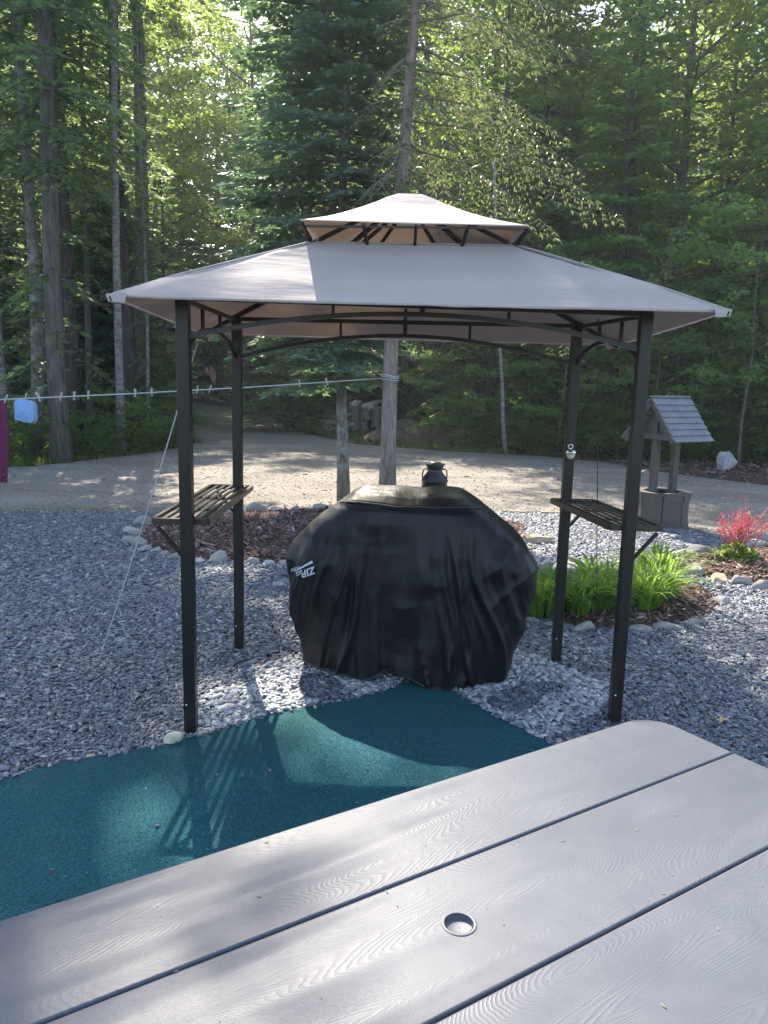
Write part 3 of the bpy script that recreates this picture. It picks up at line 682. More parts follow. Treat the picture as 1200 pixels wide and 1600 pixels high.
# side shelves
def shelf(a, b, o0, o1, z, out):
    # a front post, b rear post; o0..o1 offsets in x
    y0, y1 = -.035, 1.0
    def P(u, w, dz=0):
        q = a.lerp(b, u); return Vector((q.x+o0+(o1-o0)*w, q.y, z+dz))
    s_ = MB(); u0, u1 = .035, 1.03
    s_.bar(P(u0, 0), P(u0, 1), .022, .026); s_.bar(P(u1, 0), P(u1, 1), .022, .026)
    s_.bar(P(u0+.012, 0), P(u1-.012, 0), .018, .026); s_.bar(P(u0+.012, 1), P(u1-.012, 1), .018, .026)
    sh = s_.build('shelf', MAT['shelf'], gz)
    for k in range(1, 6):
        w = k/6; MB().bar(P(u0+.012, w, .006), P(u1-.012, w, .006), .017, .008).build('slat', MAT['shelf'], sh)
    for u in (.34, .67): MB().bar(P(u, .05, -.006), P(u, .95, -.006), .014, .008).build('cross_slat', MAT['shelf'], sh)
    for u, q in ((.03, a), (.97, b)):
        e = P(u, 0 if out < 0 else 1); e = Vector((q.x+(e.x-q.x)*.8, q.y, z-.016))
        MB().bar(e, Vector((q.x+out*.026, q.y, z-.14)), .014, .014).build('bracket', MAT['metal'], sh)
shelf(FL, RL, -.16, .075, .975, -1)
shelf(FR, RR, -.075, .165, .955, 1)

# bottle opener on the rear right post
bp = DY(890, 706, RR.y-.03)
bo = empty('bottle_opener', bp, 'small chrome and cream bottle opener fixed on the rear right gazebo post', 'bottle opener')
MB().box(bp+Vector((0, -.004, .0)), (.034, .008, .075), bev=.002).build('mounting_plate', MAT['black'], bo)
m = MB(); m.tube([bp+Vector((.012*math.cos(a), -.012, .03+.012*math.sin(a))) for a in [k*2*math.pi/14 for k in range(15)]], .004, 6); m.build('opener_ring', MAT['chrome'], bo)
MB().lathe(bp+Vector((0, -.03, 0)), [(.001, .012), (.02, .01), (.028, .002), (.028, -.006), (.024, -.01)], 16).build('cap', MAT['chrome'], bo)
MB().lathe(bp+Vector((0, -.03, 0)), [(.023, -.009), (.021, -.022), (.012, -.034), (.001, -.037)], 16).build('cap_catcher', MAT['cream'], bo)

# ------------------------------------------------------------ covered grill
gc = Vector((.145, 4.13, 0)); GR = rad(-7)
prof = [  # z, half width left, half width right, depth half
    (.03, .545, .55, .27), (.12, .575, .59, .275), (.25, .61, .625, .285), (.45, .65, .665, .295), (.56, .668, .692, .30), (.64, .668, .685, .30),
    (.72, .635, .645, .298), (.79, .58, .59, .292), (.87, .49, .50, .286), (.93, .41, .42, .27), (.975, .345, .355, .24), (1.008, .305, .31, .19), (1.026, .27, .275, .125), (1.034, .22, .225, .065), (1.037, .1, .1, .03), (1.038, .0, .0, .0)]
pz = np.array([p[0] for p in prof]); NT_ = 420; NZ = 190
def cover_pt(th, s_):
    # s_ 0..1 along profile index
    k = s_*(len(prof)-1); i = min(int(k), len(prof)-2); f = k-i; f2 = f
    a, b = prof[i], prof[i+1]
    z, wl, wr, dp = [a[j]*(1-f2)+b[j]*f2 for j in range(4)]
    c_, sn = math.cos(th), math.sin(th); e = 2/3.4
    x = (abs(c_)**e)*(1 if c_ > 0 else -1); y = (abs(sn)**e)*(1 if sn > 0 else -1)
    w = wr if x > 0 else wl
    P = Vector((x*w, y*dp, z)); nrm = Vector((x*dp, y*w, 0)); nrm = nrm.normalized() if nrm.length > 0 else Vector((0, 0, 1))
    # folds
    body = max(0, min(1, (.95-z)/.2))
    low = max(0, min(1, (.8-z)/.7))
    q = (P.x if abs(y) > abs(x)*.0 else P.y)
    f1 = noise.noise(Vector((P.x*5.2+.35*math.sin(z*3), P.y*4, z*.55+4)))
    f3 = 1-abs(noise.noise(Vector((P.x*7.5-(z-.9)*P.x*3.0, P.y*5, z*.8+9))))*2.4
    f4 = 1-abs(noise.noise(Vector((P.x*3.2+z*2.2*(1 if P.x < 0 else -1), P.y*3, z*2.6+1))))*2.4
    xx = P.x/(1+.50*max(0, .95-z)); so_ = 3.1 if y > 0 else 0
    wz = .05*noise.noise(Vector((xx*3, so_, z*2.2)))
    def rdg(q): return max(0, 1-abs(q)*2.6)
    r1 = rdg(noise.noise(Vector(((xx+wz)*8.5, so_, z*.30+2))))
    r2_ = rdg(noise.noise(Vector(((xx+wz*1.2)*17, so_+5, z*.55+7))))
    r3 = rdg(noise.noise(Vector((P.x*4.5+z*3.0*(1 if P.x < 0 else -1), so_+9, z*3.2+1))))
    r4 = rdg(noise.noise(Vector((P.x*7-z*4.0*(1 if P.x < 0 else -1), so_+13, z*5+3))))
    ex = 0
    for x0_, x1_, w_, a_ in ((-.20, -.30, .035, .022), (-.12, -.13, .022, .018), (-.03, .02, .03, .026), (.05, .13, .02, .020), (.14, .24, .028, .024), (.22, .36, .02, .018), (-.26, -.42, .02, .016)):
        q_ = max(0, min(1, (.9-z)/.85)); xc = x0_+(x1_-x0_)*q_+.012*math.sin(z*9+x0_*40); ex += 1.7*a_*max(0, 1-abs(P.x-xc)/w_)**1.4*(.25+.75*min(1, q_*1.8))
    if y > 0: ex *= .5
    fade_in = max(0, min(1, (.93-z)/.35)); cen = math.exp(-(xx/.34)**4)
    d = body*((.034*r1**1.3*(.5+.5*cen)+.013*r2_)*(.25+.9*fade_in)+.010*r3**1.5*(1.1-.9*cen)+.004*r4**1.5*(1-.6*cen)+.012*f1)+ex*body+.0025*noise.noise(P*13)-.014*body
    # sagging edge folds where the hood meets the side shelves
    side = max(0, min(1, (abs(P.x)-.32)/.15)); d += body*side*.008*math.sin((z-.5)*28+P.x*6)*max(0, 1-abs(z-.68)/.25)
    hood = max(0, min(1, (z-.9)/.06)); d += .006*hood*noise.noise(P*9)
    if y < 0: d += .055*max(0, 1-z/.5)*math.exp(-((P.x-.14)/.24)**2)+.03*max(0, 1-z/.4)*math.exp(-((P.x+.28)/.12)**2)
    if abs(xx) > .5: d *= max(.45, 1-(abs(xx)-.5)*5)
    P += nrm*d
    if z > .95: P.z += .010*noise.noise(Vector((P.x*7, P.y*7, 2)))-.006*max(0, 1-abs(P.x)/.2)
    if z < .2:
        hemw = .022*math.sin(P.x*9+.6)+.02*noise.noise(Vector((P.x*3.5, P.y*3, 7))); k2 = (1-(z-.03)/.17)
        P.z += k2*(hemw+.022-.03*max(0, min(1, (P.x-.02)/.15))*(1 if y < 0 else 0) + (.05*math.exp(-((P.x+.06)/.09)**2)+.03*math.exp(-((P.x+.34)/.1)**2) if y < 0 else 0))
    x2 = P.x*math.cos(GR)-P.y*math.sin(GR); y2 = P.x*math.sin(GR)+P.y*math.cos(GR)
    return Vector((x2, y2, P.z))+gc
grid = [[cover_pt(2*math.pi*j/NT_, i/NZ) for j in range(NT_)] for i in range(NZ+1)]
Vv = np.array([list(p) for r_ in grid for p in r_]); ii = np.arange(NZ)[:, None]*NT_; jj = np.arange(NT_)[None]
Fq = np.stack([ii+jj, ii+(jj+1) % NT_, ii+NT_+(jj+1) % NT_, ii+NT_+jj], -1).reshape(-1, 4)
gr = empty('covered_grill', gc, 'barbecue grill under a draped black cover beneath the gazebo', 'grill')
cov = link('cover', npmesh('cover', Vv-np.array(gc), Fq, True), MAT['cover'], gr)
bvh = BVHTree.FromPolygons([Vector(v_) for v_ in Vv], [tuple(f) for f in Fq.tolist()])
m = MB(); m.tube([grid[0][j] for j in range(0, NT_, 2)]+[grid[0][0]], .0045, 5, cap=False); m.build('hem_piping', MAT['piping'], cov)
si = int((9.55/(len(prof)-1))*NZ)
m = MB(); jl = list(range(int(NT_*.53), int(NT_*.97)))
def seam_pt(j):
    u = (j/NT_-.75)/.22; row = si+int(5*(1-u*u)); p = grid[row][j]; return p+Vector((0, -.004, .002))
pts = [seam_pt(j) for j in jl if abs(grid[si][j].x-gc.x) < .4]
m.tube(pts, .0042, 6); m.build('seam_piping', MAT['piping'], cov)
# lettering (as worn on the cover: upside down, tilted)
def text_mesh(s_, size, ext=0):
    cu = bpy.data.curves.new('t', 'FONT'); cu.body = s_; cu.size = size; cu.align_x = 'LEFT'; cu.shear = .25; cu.offset = size*.022; cu.resolution_u = 3
    o_ = bpy.data.objects.new('t', cu); C.objects.link(o_)
    dg = bpy.context.evaluated_depsgraph_get(); me = bpy.data.meshes.new_from_object(o_.evaluated_get(dg)); bpy.data.objects.remove(o_); bpy.data.curves.remove(cu)
    return me
def put_print(name, me, px, py, ang):
    ctr_ = DY(px, py, 3.85); out = []
    for v_ in me.vertices:
        a = v_.co.x; b = v_.co.y
        x = a*math.cos(ang)-b*math.sin(ang); z = a*math.sin(ang)+b*math.cos(ang)
        src = Vector((ctr_.x+x, ctr_.y+0, ctr_.z+z)); d = src-Vector((0, 0, HC)); d.normalize()
        h = bvh.ray_cast(Vector((0, 0, HC)), d); p = h[0] if h[0] else src
        out.append(p-d*.003-gc)
    for v_, p in zip(me.vertices, out): v_.co = p
    o_ = link(name, me, MAT['print'], cov); return o_
AT = math.pi+rad(22)
put_print('lettering', text_mesh('ZIP', .052), 491, 885, AT)
put_print('lettering', text_mesh('SG', .030), 472, 890, AT)
put_print('lettering', text_mesh('FUN', .024), 468, 884, AT)
sw = bpy.data.meshes.new('swoosh'); sv = []
for k in range(13):
    u = k/12; sv += [(u*.105, -.008-.010*(1-u), 0), (u*.105, -.008-.010*(1-u)-.012*(1-u)**.6-.001, 0)]
sw.from_pydata(sv, [], [(2*k, 2*k+1, 2*k+3, 2*k+2) for k in range(12)]); sw.update(); put_print('swoosh', sw, 491, 884.5, AT)
for x_, y_ in ((-.42, -.17), (.42, -.17), (-.42, .17), (.42, .17)):
    q = Vector((gc.x+x_*.9, gc.y+y_*.9-x_*.1, 0)); b_ = MB()
    b_.tube([q+Vector((-.016, 0, .045)), q+Vector((.016, 0, .045))], .034, 14); b_.build('caster', MAT['black'], gr)
    MB().box(q+Vector((0, 0, .11)), (.045, .045, .08)).build('leg', MAT['black'], gr)

# ------------------------------------------------------------ milk can
mc = G(678, 803); q = Vector((mc.x, mc.y+.1, .06))
mk = empty('milk_can', q, 'old black milk can with side handles standing behind the covered grill', 'milk can')
k_ = 1.12
MB().lathe(q, [(0.001*k_, 0), (.135*k_, 0), (.14*k_, .01), (.142*k_, .33), (.146*k_, .335), (.146*k_, .35), (.14*k_, .355), (.125*k_, .385), (.095*k_, .43), (.082*k_, .45), (.078*k_, .475)], 28).build('body', MAT['black'], mk)
MB().lathe(q, [(.078*k_, .475), (.084*k_, .48), (.092*k_, .505), (.098*k_, .52), (.098*k_, .528), (.08*k_, .53)], 28).build('collar', MAT['black'], mk)
MB().lathe(q, [(.075*k_, .528), (.108*k_, .532), (.11*k_, .54), (.07*k_, .55), (.066*k_, .566), (.04*k_, .573), (.001, .575)], 28).build('lid', MAT['black'], mk)
for s_ in (-1, 1):
    m = MB(); m.tube([q+Vector((s_*.078, 0, .475)), q+Vector((s_*.118, 0, .485)), q+Vector((s_*.142, 0, .465)), q+Vector((s_*.15, 0, .42)), q+Vector((s_*.15, 0, .37)), q+Vector((s_*.135, 0, .35))], .009, 8); m.build('handle', MAT['black'], mk)

# ------------------------------------------------------------ wishing well
wc = G(1035, 824); wc = Vector((wc.x, wc.y+.1, 0)); PH = rad(57)
rd = Vector((math.sin(PH), math.cos(PH), 0)); rs = Vector((rd.y, -rd.x, 0))
ww = empty('wishing_well', wc, 'grey brown wooden wishing well with shingled roof beside the driveway', 'wishing well')
zt = DY(1035, 775, wc.y-.28).z
m = MB(); K = 8
def octo(r_, z): return [wc+Vector((r_*math.cos(2*math.pi*(k+.5)/8+.1), r_*math.sin(2*math.pi*(k+.5)/8+.1), z)) for k in range(8)]
RW = .292
for k in range(8):
    a, b = octo(RW, 0)[k], octo(RW, 0)[(k+1) % 8]; mid = (a+b)/2; n_ = (mid-wc).normalized()
    mm_ = MB(); mm_.bar(a+(b-a)*.01+Vector((0, 0, zt*.5)), b-(b-a)*.01+Vector((0, 0, zt*.5)), .022, zt-.02); mm_.build('side_board', MAT['well'], ww)
    mm_ = MB(); mm_.bar(a+n_*.016+Vector((0, 0, .035)), b+n_*.016+Vector((0, 0, .035)), .016, .07); mm_.build('base_trim', MAT['well'], ww)
    mm_ = MB(); mm_.bar(a+n_*.016+Vector((0, 0, zt-.035)), b+n_*.016+Vector((0, 0, zt-.035)), .016, .065); mm_.build('apron_board', MAT['well'], ww)
    o1, o2 = octo(RW+.035, zt), octo(RW-.075, zt); j = (k+1) % 8; e = .001
    vs = [o1[k], o1[j], o2[j], o2[k]]; vs = vs+[v_+Vector((0, 0, .024)) for v_ in vs]
    MB().add(vs, [(3, 2, 1, 0), (4, 5, 6, 7), (0, 1, 5, 4), (1, 2, 6, 5), (2, 3, 7, 6), (3, 0, 4, 7)]).build('rim_board', MAT['well'], ww)
zr = DY(1042, 624, wc.y).z; ze = DY(1080, 689, wc.y-.1).z
LR, WR = .315, .325
for s_ in (-1, 1):
    b0 = wc+rd*(s_*.175)
    MB().bar(b0+Vector((0, 0, .15)), b0+Vector((0, 0, zr-.07)), .085, .06, up=rs).build('post', MAT['well'], ww)
    g = wc+rd*(s_*(LR-.03))
    MB().bar(g-rs*(WR-.085)+Vector((0, 0, ze+.045)), g+rs*(WR-.085)+Vector((0, 0, ze+.045)), .02, .06).build('tie_board', MAT['well'], ww)
    g = g-rd*s_*.09
    MB().add([g-rs*(WR-.09)+Vector((0, 0, ze+.075)), g+rs*(WR-.09)+Vector((0, 0, ze+.075)), g+Vector((0, 0, zr-.03))]+[v_-rd*s_*.012 for v_ in (g-rs*(WR-.09)+Vector((0, 0, ze+.075)), g+rs*(WR-.09)+Vector((0, 0, ze+.075)), g+Vector((0, 0, zr-.03)))],
             [(0, 1, 2), (5, 4, 3), (0, 3, 4, 1), (1, 4, 5, 2), (2, 5, 3, 0)]).build('gable_panel', MAT['well'], ww)
    for q_ in (-1, 1):
        e0 = wc+rd*(s_*LR)+Vector((0, 0, zr-.02)); e1 = wc+rd*(s_*LR)+rs*(q_*WR)+Vector((0, 0, ze-.015))
        MB().bar(e0, e1, .018, .055, up=rd.cross((e1-e0).normalized())).build('barge_board', MAT['well'], ww)
NSH = 7
for q_ in (-1, 1):
    ea = Vector((0, 0, zr)); eb = rs*(q_*(WR+.015))+Vector((0, 0, ze)); sl_ = (eb-ea); nrm = (rd.cross(sl_)*(-q_ if rd.cross(sl_).z*(-q_) > 0 else q_)).normalized()
    if nrm.z < 0: nrm = -nrm
    for k in range(NSH):
        a = wc+ea+sl_*(k/NSH)+nrm*.012; b = wc+ea+sl_*((k+1.18)/NSH)+nrm*.028
        x_ = rd; y_ = (b-a).normalized(); z_ = x_.cross(y_)
        R = Matrix((x_, y_, z_)).transposed()
        MB().box((a+b)/2, (2*LR+.05+random.uniform(-.006, .006), (b-a).length, .014), R).build('shingle', MAT['shingle'], ww)
MB().bar(wc-rd*(LR+.02)+Vector((0, 0, zr+.03)), wc+rd*(LR+.02)+Vector((0, 0, zr+.03)), .05, .02).build('ridge_cap', MAT['shingle'], ww)
m = MB(); m.tube([wc-rd*.30+Vector((0, 0, zt+.28)), wc+rd*.24+Vector((0, 0, zt+.28))], .014, 8); m.build('winch_bar', MAT['well'], ww)
m = MB(); c_ = wc-rd*.30+Vector((0, 0, zt+.28)); m.tube([c_, c_-rs*.07+Vector((0, 0, -.03)), c_-rs*.07-rd*.06+Vector((0, 0, -.03))], .008, 6); m.build('crank', MAT['steel'], ww)

# ------------------------------------------------------------ trees
def quadfoliage(c_, d, s_, L, Wd):   # rhombus leaves; arrays
    a = c_; b = c_+d*(L*.45)[:, None]+s_*(Wd*.5)[:, None]; e = c_+d*L[:, None]; f = c_+d*(L*.45)[:, None]-s_*(Wd*.5)[:, None]
    V_ = np.stack([a, b, e, f], 1).reshape(-1, 3); n = len(c_); return V_, np.arange(4*n).reshape(n, 4)
def nrmz(a): return a/np.maximum(np.linalg.norm(a, axis=-1, keepdims=True), 1e-9)
def rand_dirs(r, n, zs=1.):
    a = r.normal(0, 1, (n, 3)); a[:, 2] *= zs; return nrmz(a)
def trunk_pts(H, r, lean=(0, 0), wob=.02, n=14):
    o_ = []
    for i in range(n+1):
        u = i/n; z = H*u; o_.append(Vector((lean[0]*z+wob*H*(noise.noise(Vector((u*2.5, r*9, 1)))), lean[1]*z+wob*H*(noise.noise(Vector((u*2.5, r*9, 5)))), z)))
    return [p-Vector((o_[0].x, o_[0].y, 0)) for p in o_]
def at_h(tp, H, h):
    k = h/H*(len(tp)-1); i = min(int(k), len(tp)-2); return tp[i].lerp(tp[i+1], k-i)
def conifer(seed, H, r0, clear, Rmax, sp=.13, sl=.15, sw=.05, whorl=.34, droop=.35, top=.35, nb=(4, 6), twl=.36, dead=0, lean=(0, 0), hang=0., az0=None, keep=1., lowsprays=0, side=None, cone=.8, tw=.09, tufts=0):
    r = np.random.default_rng(seed); tp = trunk_pts(H, r0, lean); wood = MB()
    rs_ = [r0*(1.25 if i == 0 else 1)*(1-.93*(i/14)**1.1) for i in range(15)]
    wood.tube(tp, rs_, 12)
    Cc, Dd, Ss, LL = [], [], [], []
    h = clear; hs = []
    while h < H-.15:
        hs.append((h, 1)); h += whorl*r.uniform(.8, 1.2)
    for _ in range(tufts): hs.append((r.uniform(clear*.95, H*.8), 3))
    for _ in range(lowsprays): hs.append((r.uniform(.25*clear, clear), 2))
    for h, kd in hs:
        u = (h-clear)/(H-clear) if kd == 1 else 0
        L0 = Rmax*((1-u)**cone)*(min(1, .55+u*6))+.12
        b0 = at_h(tp, H, h); a0 = r.uniform(0, 6.28); n_ = r.integers(nb[0], nb[1]+1) if kd == 1 else 1
        for k in range(n_):
            if r.uniform() > keep: continue
            L = L0*r.uniform(.65, 1.1) if kd == 1 else Rmax*r.uniform(.3, .6) if kd == 2 else r.uniform(.25, .6); a = a0+k*6.283/n_+r.uniform(-.25, .25)
            if side is not None:
                L *= max(.25, (1+side[1]*math.cos(a-side[0]))/(1+side[1]))
            er = np.array([math.cos(a), math.sin(a), 0]); es = np.array([-math.sin(a), math.cos(a), 0])
            up = (top*u*2-.05); dr = droop*(1-.6*u)
            def bp_(t): return np.array(b0)+er*(L*t)+np.array([0, 0, 1])*L*(up*t-dr*t*t+.12*dr*t**4*2)
            wood.tube([Vector(bp_(t)) for t in (0, .35, .7, 1)], [r0*.13*(1-u)+.008, .35*(r0*.13*(1-u)+.008)+.004, .005, .002], 3, cap=False)
            n2 = max(3, int(L/tw))
            for j in range(n2):
                t = .12+.88*(j+r.uniform(0, .6))/n2; p = bp_(min(t, 1)); fwd = bp_(min(t, 1)+.02)-bp_(min(t, 1)-.02); fwd /= np.linalg.norm(fwd)
                for sgn in (-1, 1):
                    lt = (L*twl*(1-t)**.8+.10)*r.uniform(.7, 1.2)
                    if t < .3: lt *= t/.3
                    dt = nrmz(fwd*.75+es*sgn*.8+np.array([0, 0, -.12-hang+r.uniform(-.12, .12)]))
                    m_ = max(1, int(lt/sp)); q = (np.arange(m_)+r.uniform(0, .5, m_))/m_
                    base = p[None]+dt[None]*(lt*q)[:, None]+np.array([0, 0, -1])*((.1+hang)*lt*q**2)[:, None]
                    cr = nrmz(np.cross(dt, [0, 0, 1]))
                    for s2 in (-1, 0, 1):
                        if s2 == 0 and m_ > 2: bb = base[-1:]
                        else: bb = base
                        dd = nrmz(dt[None]+cr[None]*s2*.75+r.normal(0, .16, (len(bb), 3)))
                        Cc.append(bb); Dd.append(dd); LL.append(sl*r.uniform(.7, 1.2, len(bb)))
    for _ in range(dead):
        h = r.uniform(.12*H, clear+.2*(H-clear)) if clear > 1 else r.uniform(.5, 3); a = r.uniform(0, 6.28); L = r.uniform(.4, 1.3)*min(1, Rmax*.6); b0 = at_h(tp, H, h)
        e = Vector((math.cos(a)*L, math.sin(a)*L, L*r.uniform(-.5, .25))); md = b0+e*.5+Vector((0, 0, L*.08))
        wood.tube([b0, md, b0+e], [.014, .009, .003], 3, cap=False)
        for _k in range(3):
            w0 = md.lerp(b0+e, r.uniform(0, .9)); wood.tube([w0, w0+Vector((r.uniform(-.3, .3), r.uniform(-.3, .3), -r.uniform(0, .25)))*L], [.005, .002], 3, cap=False)
    Cc = np.concatenate(Cc); Dd = np.concatenate(Dd); LL = np.concatenate(LL)
    ref = nrmz(np.array([0, 0, 1.])+r.normal(0, .45, (len(Cc), 3))); Ss = nrmz(np.cross(Dd, ref))
    V_, F_ = quadfoliage(Cc, Dd, Ss, LL, LL*sw/sl)
    return wood, npmesh('crown', V_, F_)
def broadleaf(seed, H, r0, h0, Rm, nlimb=18, nsub=6, ncl=4, nleaf=34, leaf=.10, cl=(.42, .16), rise=.5, wob=.03, fork=True, lean=(0, 0)):
    r = np.random.default_rng(seed); tp = trunk_pts(H*.93, r0, lean, wob); wood = MB()
    wood.tube(tp, [r0*(1.2 if i == 0 else 1)*(1-.92*(i/14)) for i in range(15)], 10)
    pts = []
    for i in range(nlimb):
        u = (i+.5)/nlimb; h = h0+(H*.93-h0)*u; a = i*2.4+r.uniform(-.5, .5); L = Rm*(math.sin(math.pi*min(1, .18+.8*u))**.7)*r.uniform(.7, 1.15)+.3
        b0 = at_h(tp, H*.93, h); d = Vector((math.cos(a), math.sin(a), rise*r.uniform(.6, 1.3)))
        lp = [b0+d*(L*t)+Vector((0, 0, -.25*rise*L*t*t))+Vector((noise.noise(Vector((t*2, i, 0))), noise.noise(Vector((t*2, i, 9))), 0))*.15*L for t in (0, .25, .5, .75, 1)]
        lp[0] = b0
        rr = r0*.4*(1-u*.6); wood.tube(lp, [rr, rr*.75, rr*.5, rr*.3, .006], 4, cap=False)
        for j in range(nsub):
            t = .3+.7*j/nsub; k = min(int(t*4), 3); p = lp[k].lerp(lp[k+1], t*4-k); sgn = 1 if j % 2 else -1
            a2 = a+sgn*r.uniform(.4, 1.2); L2 = L*(.55-.3*t)*r.uniform(.7, 1.3)+.25
            e = p+Vector((math.cos(a2)*L2, math.sin(a2)*L2, L2*r.uniform(-.1, .4))); wood.tube([p, p.lerp(e, .5)+Vector((0, 0, .04)), e], [rr*.3, .008, .003], 3, cap=False)
            for q in range(ncl): pts.append(list(p.lerp(e, .25+.75*(q+1)/ncl)))
        pts.append(list(lp[4]))
    pts = np.array(pts); n = len(pts)*nleaf
    cc = np.repeat(pts, nleaf, 0); off = rand_dirs(r, n)*(r.uniform(0, 1, n)**.5)[:, None]*r.uniform(.6, 1.3, (len(pts),)).repeat(nleaf)[:, None]; off[:, :2] *= cl[0]; off[:, 2] *= cl[1]
    cc = cc+off; dd = rand_dirs(r, n, .5); dd[:, 2] -= .25; dd = nrmz(dd); ref = nrmz(np.array([0, 0, 1.])+r.normal(0, .5, (n, 3))); ss = nrmz(np.cross(dd, ref))
    L = leaf*r.uniform(.65, 1.25, n); V_, F_ = quadfoliage(cc, dd, ss, L, L*.75)
    return wood, npmesh('crown', V_, F_)
def wood_mesh(w):
    me = bpy.data.meshes.new('trunk'); me.from_pydata(w.v, [], w.f); me.polygons.foreach_set('use_smooth', [True]*len(w.f)); me.update(); return me
PROTO = {}
def proto(key, wl, bk, lf):
    w, cr = wl; tm = wood_mesh(w); tm.materials.append(MAT[bk]); cr.materials.append(MAT[lf]); PROTO[key] = (tm, cr)
proto('tall', conifer(1, 18, .19, 4.6, 2.4, keep=.9, sp=.17, sl=.2, sw=.07, whorl=.5, droop=.5, dead=18, lowsprays=12, tw=.15), 'bark_grey', 'spruce')
proto('slim', conifer(2, 15, .10, 5.2, 1.6, keep=.75, sp=.17, sl=.2, sw=.065, whorl=.5, droop=.5, dead=20, lowsprays=12, tw=.14), 'bark_fir', 'spruce')
proto('dark', conifer(3, 17, .15, 4.4, 2.3, keep=.75, sp=.18, sl=.21, sw=.075, whorl=.5, droop=.6, dead=14, lowsprays=12, tw=.16), 'bark_dark', 'spruce')
proto('full', conifer(4, 11, .11, .25, 2.4, sp=.15, sl=.19, sw=.065, whorl=.38, droop=.45, tw=.14), 'bark_dark', 'spruce')
proto('hemlock', conifer(5, 13, .13, .8, 2.5, sp=.16, sl=.21, sw=.095, whorl=.42, droop=.5, hang=.12, tw=.14), 'bark_dark', 'beech')
proto('highmaple', broadleaf(16, 20, .17, 9.5, 3.6, 22, 6, 3, 20, .15, (.6, .25)), 'bark_grey', 'maple')
proto('high', conifer(14, 25, .2, 11.5, 2.9, sp=.22, sl=.27, sw=.10, whorl=.55, droop=.45, dead=20, tw=.2, keep=.5), 'bark_grey', 'spruce')
proto('maple', broadleaf(6, 15, .16, 4, 3.4, 26, 7, 4, 26, .13, (.5, .2)), 'bark_grey', 'maple')
proto('maple2', broadleaf(7, 13, .12, 2.6, 3.0, 24, 7, 4, 26, .12, (.48, .18)), 'bark_grey', 'maple')
proto('young', broadleaf(8, 6, .04, .7, 1.7, 20, 5, 3, 24, .085, (.32, .07), rise=.22), 'bark_grey', 'beech')
proto('young2', broadleaf(9, 4.2, .03, .4, 1.4, 16, 5, 3, 26, .08, (.28, .06), rise=.18), 'bark_grey', 'beech')
proto('shrub', broadleaf(10, 1.5, .015, .08, .75, 10, 4, 2, 24, .065, (.2, .08), rise=.5), 'bark_dark', 'fern')
def tree(kind, name, x, y, s_, label, group=None, rz=None, bk=None, z=0, sxy=None, tilt=None, cat='tree'):
    tm, cr = PROTO[kind]; o = empty(name, (x, y, z-.02), label, cat, group, random.uniform(0, 6.28) if rz is None else rz)
    o.scale = (sxy or s_, sxy or s_, s_)
    if tilt: o.rotation_euler[0], o.rotation_euler[1] = tilt
    a = link('trunk', tm, None, o); b = link('crown', cr, None, o)
    if bk:
        a.material_slots[0].link = 'OBJECT'; a.material_slots[0].material = MAT[bk]
    return o
def single(key, name, loc, wl, bk, lf, label, cat='tree'):
    w, cr = wl; o = empty(name, loc, label, cat); tm = wood_mesh(w)
    link('trunk', tm, MAT[bk], o); link('crown', cr, MAT[lf], o); return o
# the two trees just behind the gazebo
pa = G(537, 783); single('a', 'fir_tree', (pa.x, pa.y, 0), conifer(31, 10.5, .078, 1.7, 1.75, sp=.07, sl=.14, sw=.048, whorl=.24, droop=.30, top=.25, nb=(6, 8), twl=.42, tw=.085, dead=0, cone=.5, side=(2.8, .25)), 'bark_fir', 'fir',
                         'blue green fir with a slender lichen spotted trunk rising behind the left of the grill')
pb = G(604, 806); single('b', 'spruce_tree', (pb.x, pb.y, 0), conifer(32, 10, .10, 2.7, 2.4, sp=.04, sl=.075, sw=.015, whorl=.24, droop=.75, top=.15, nb=(4, 5), twl=.34, tw=.11, dead=7, tufts=110, hang=.35, lean=(.028, 0), side=(-.2, .7), cone=.6, keep=.62), 'bark_red', 'lichen',
                         'leaning brown trunked spruce with sparse drooping branches that the clothesline is tied to')
# left group, trunks as in the photograph
FLs = 'trees along the left edge of the driveway'
def tpx(kind, name, x, y, s_, label, **kw): p = G(x, y); return tree(kind, name, p.x, p.y, s_, label, **kw)
tpx('tall', 'spruce_tree', 97, 722, 1.12, 'thickest grey trunked spruce at the left, straight behind the clothesline', group=FLs, sxy=.88, rz=1.0, tilt=(0, -.02))
tpx('high', 'birch_tree', 190, 708, .75, 'mottled pale trunk leaning slightly right of the thickest left trunk', group=FLs, bk='bark_white', rz=2.2, tilt=(0, -.045), sxy=.42)
tpx('slim', 'birch_tree', 12, 694, 1.05, 'pale barked trunk at the far left behind the blue bag', group=FLs, bk='bark_white', rz=.3)
tpx('slim', 'fir_tree', 60, 712, 1.1, 'grey scaly trunk between the blue bag and the thickest left trunk', group=FLs, rz=4, sxy=1.2)
tpx('dark', 'spruce_tree', 118, 694, 1.05, 'dark trunk just right behind the thickest left trunk', group=FLs, rz=5.2)
tpx('high', 'fir_tree', 143, 690, .6, 'thin straight pale stem midway between the thickest trunk and the mottled trunk', group=FLs, sxy=.42, rz=.9)
tpx('high', 'spruce_tree', 208, 692, .85, 'broad dark brown trunk close behind the mottled pale trunk', group=FLs, rz=3.3, bk='bark_dark')
tpx('slim', 'birch_tree', 233, 694, .8, 'very thin pale stem right of the broad dark trunk', group=FLs, sxy=.45, bk='bark_white', rz=2.9)
tpx('full', 'spruce_tree', 262, 688, .6, 'bushy dark spruce just left of the front left gazebo post', group=FLs, rz=1.1)
tree('full', 'spruce_tree', -8.2, 22.5, .85, 'full dark spruce set back behind the left trunks', rz=.4)
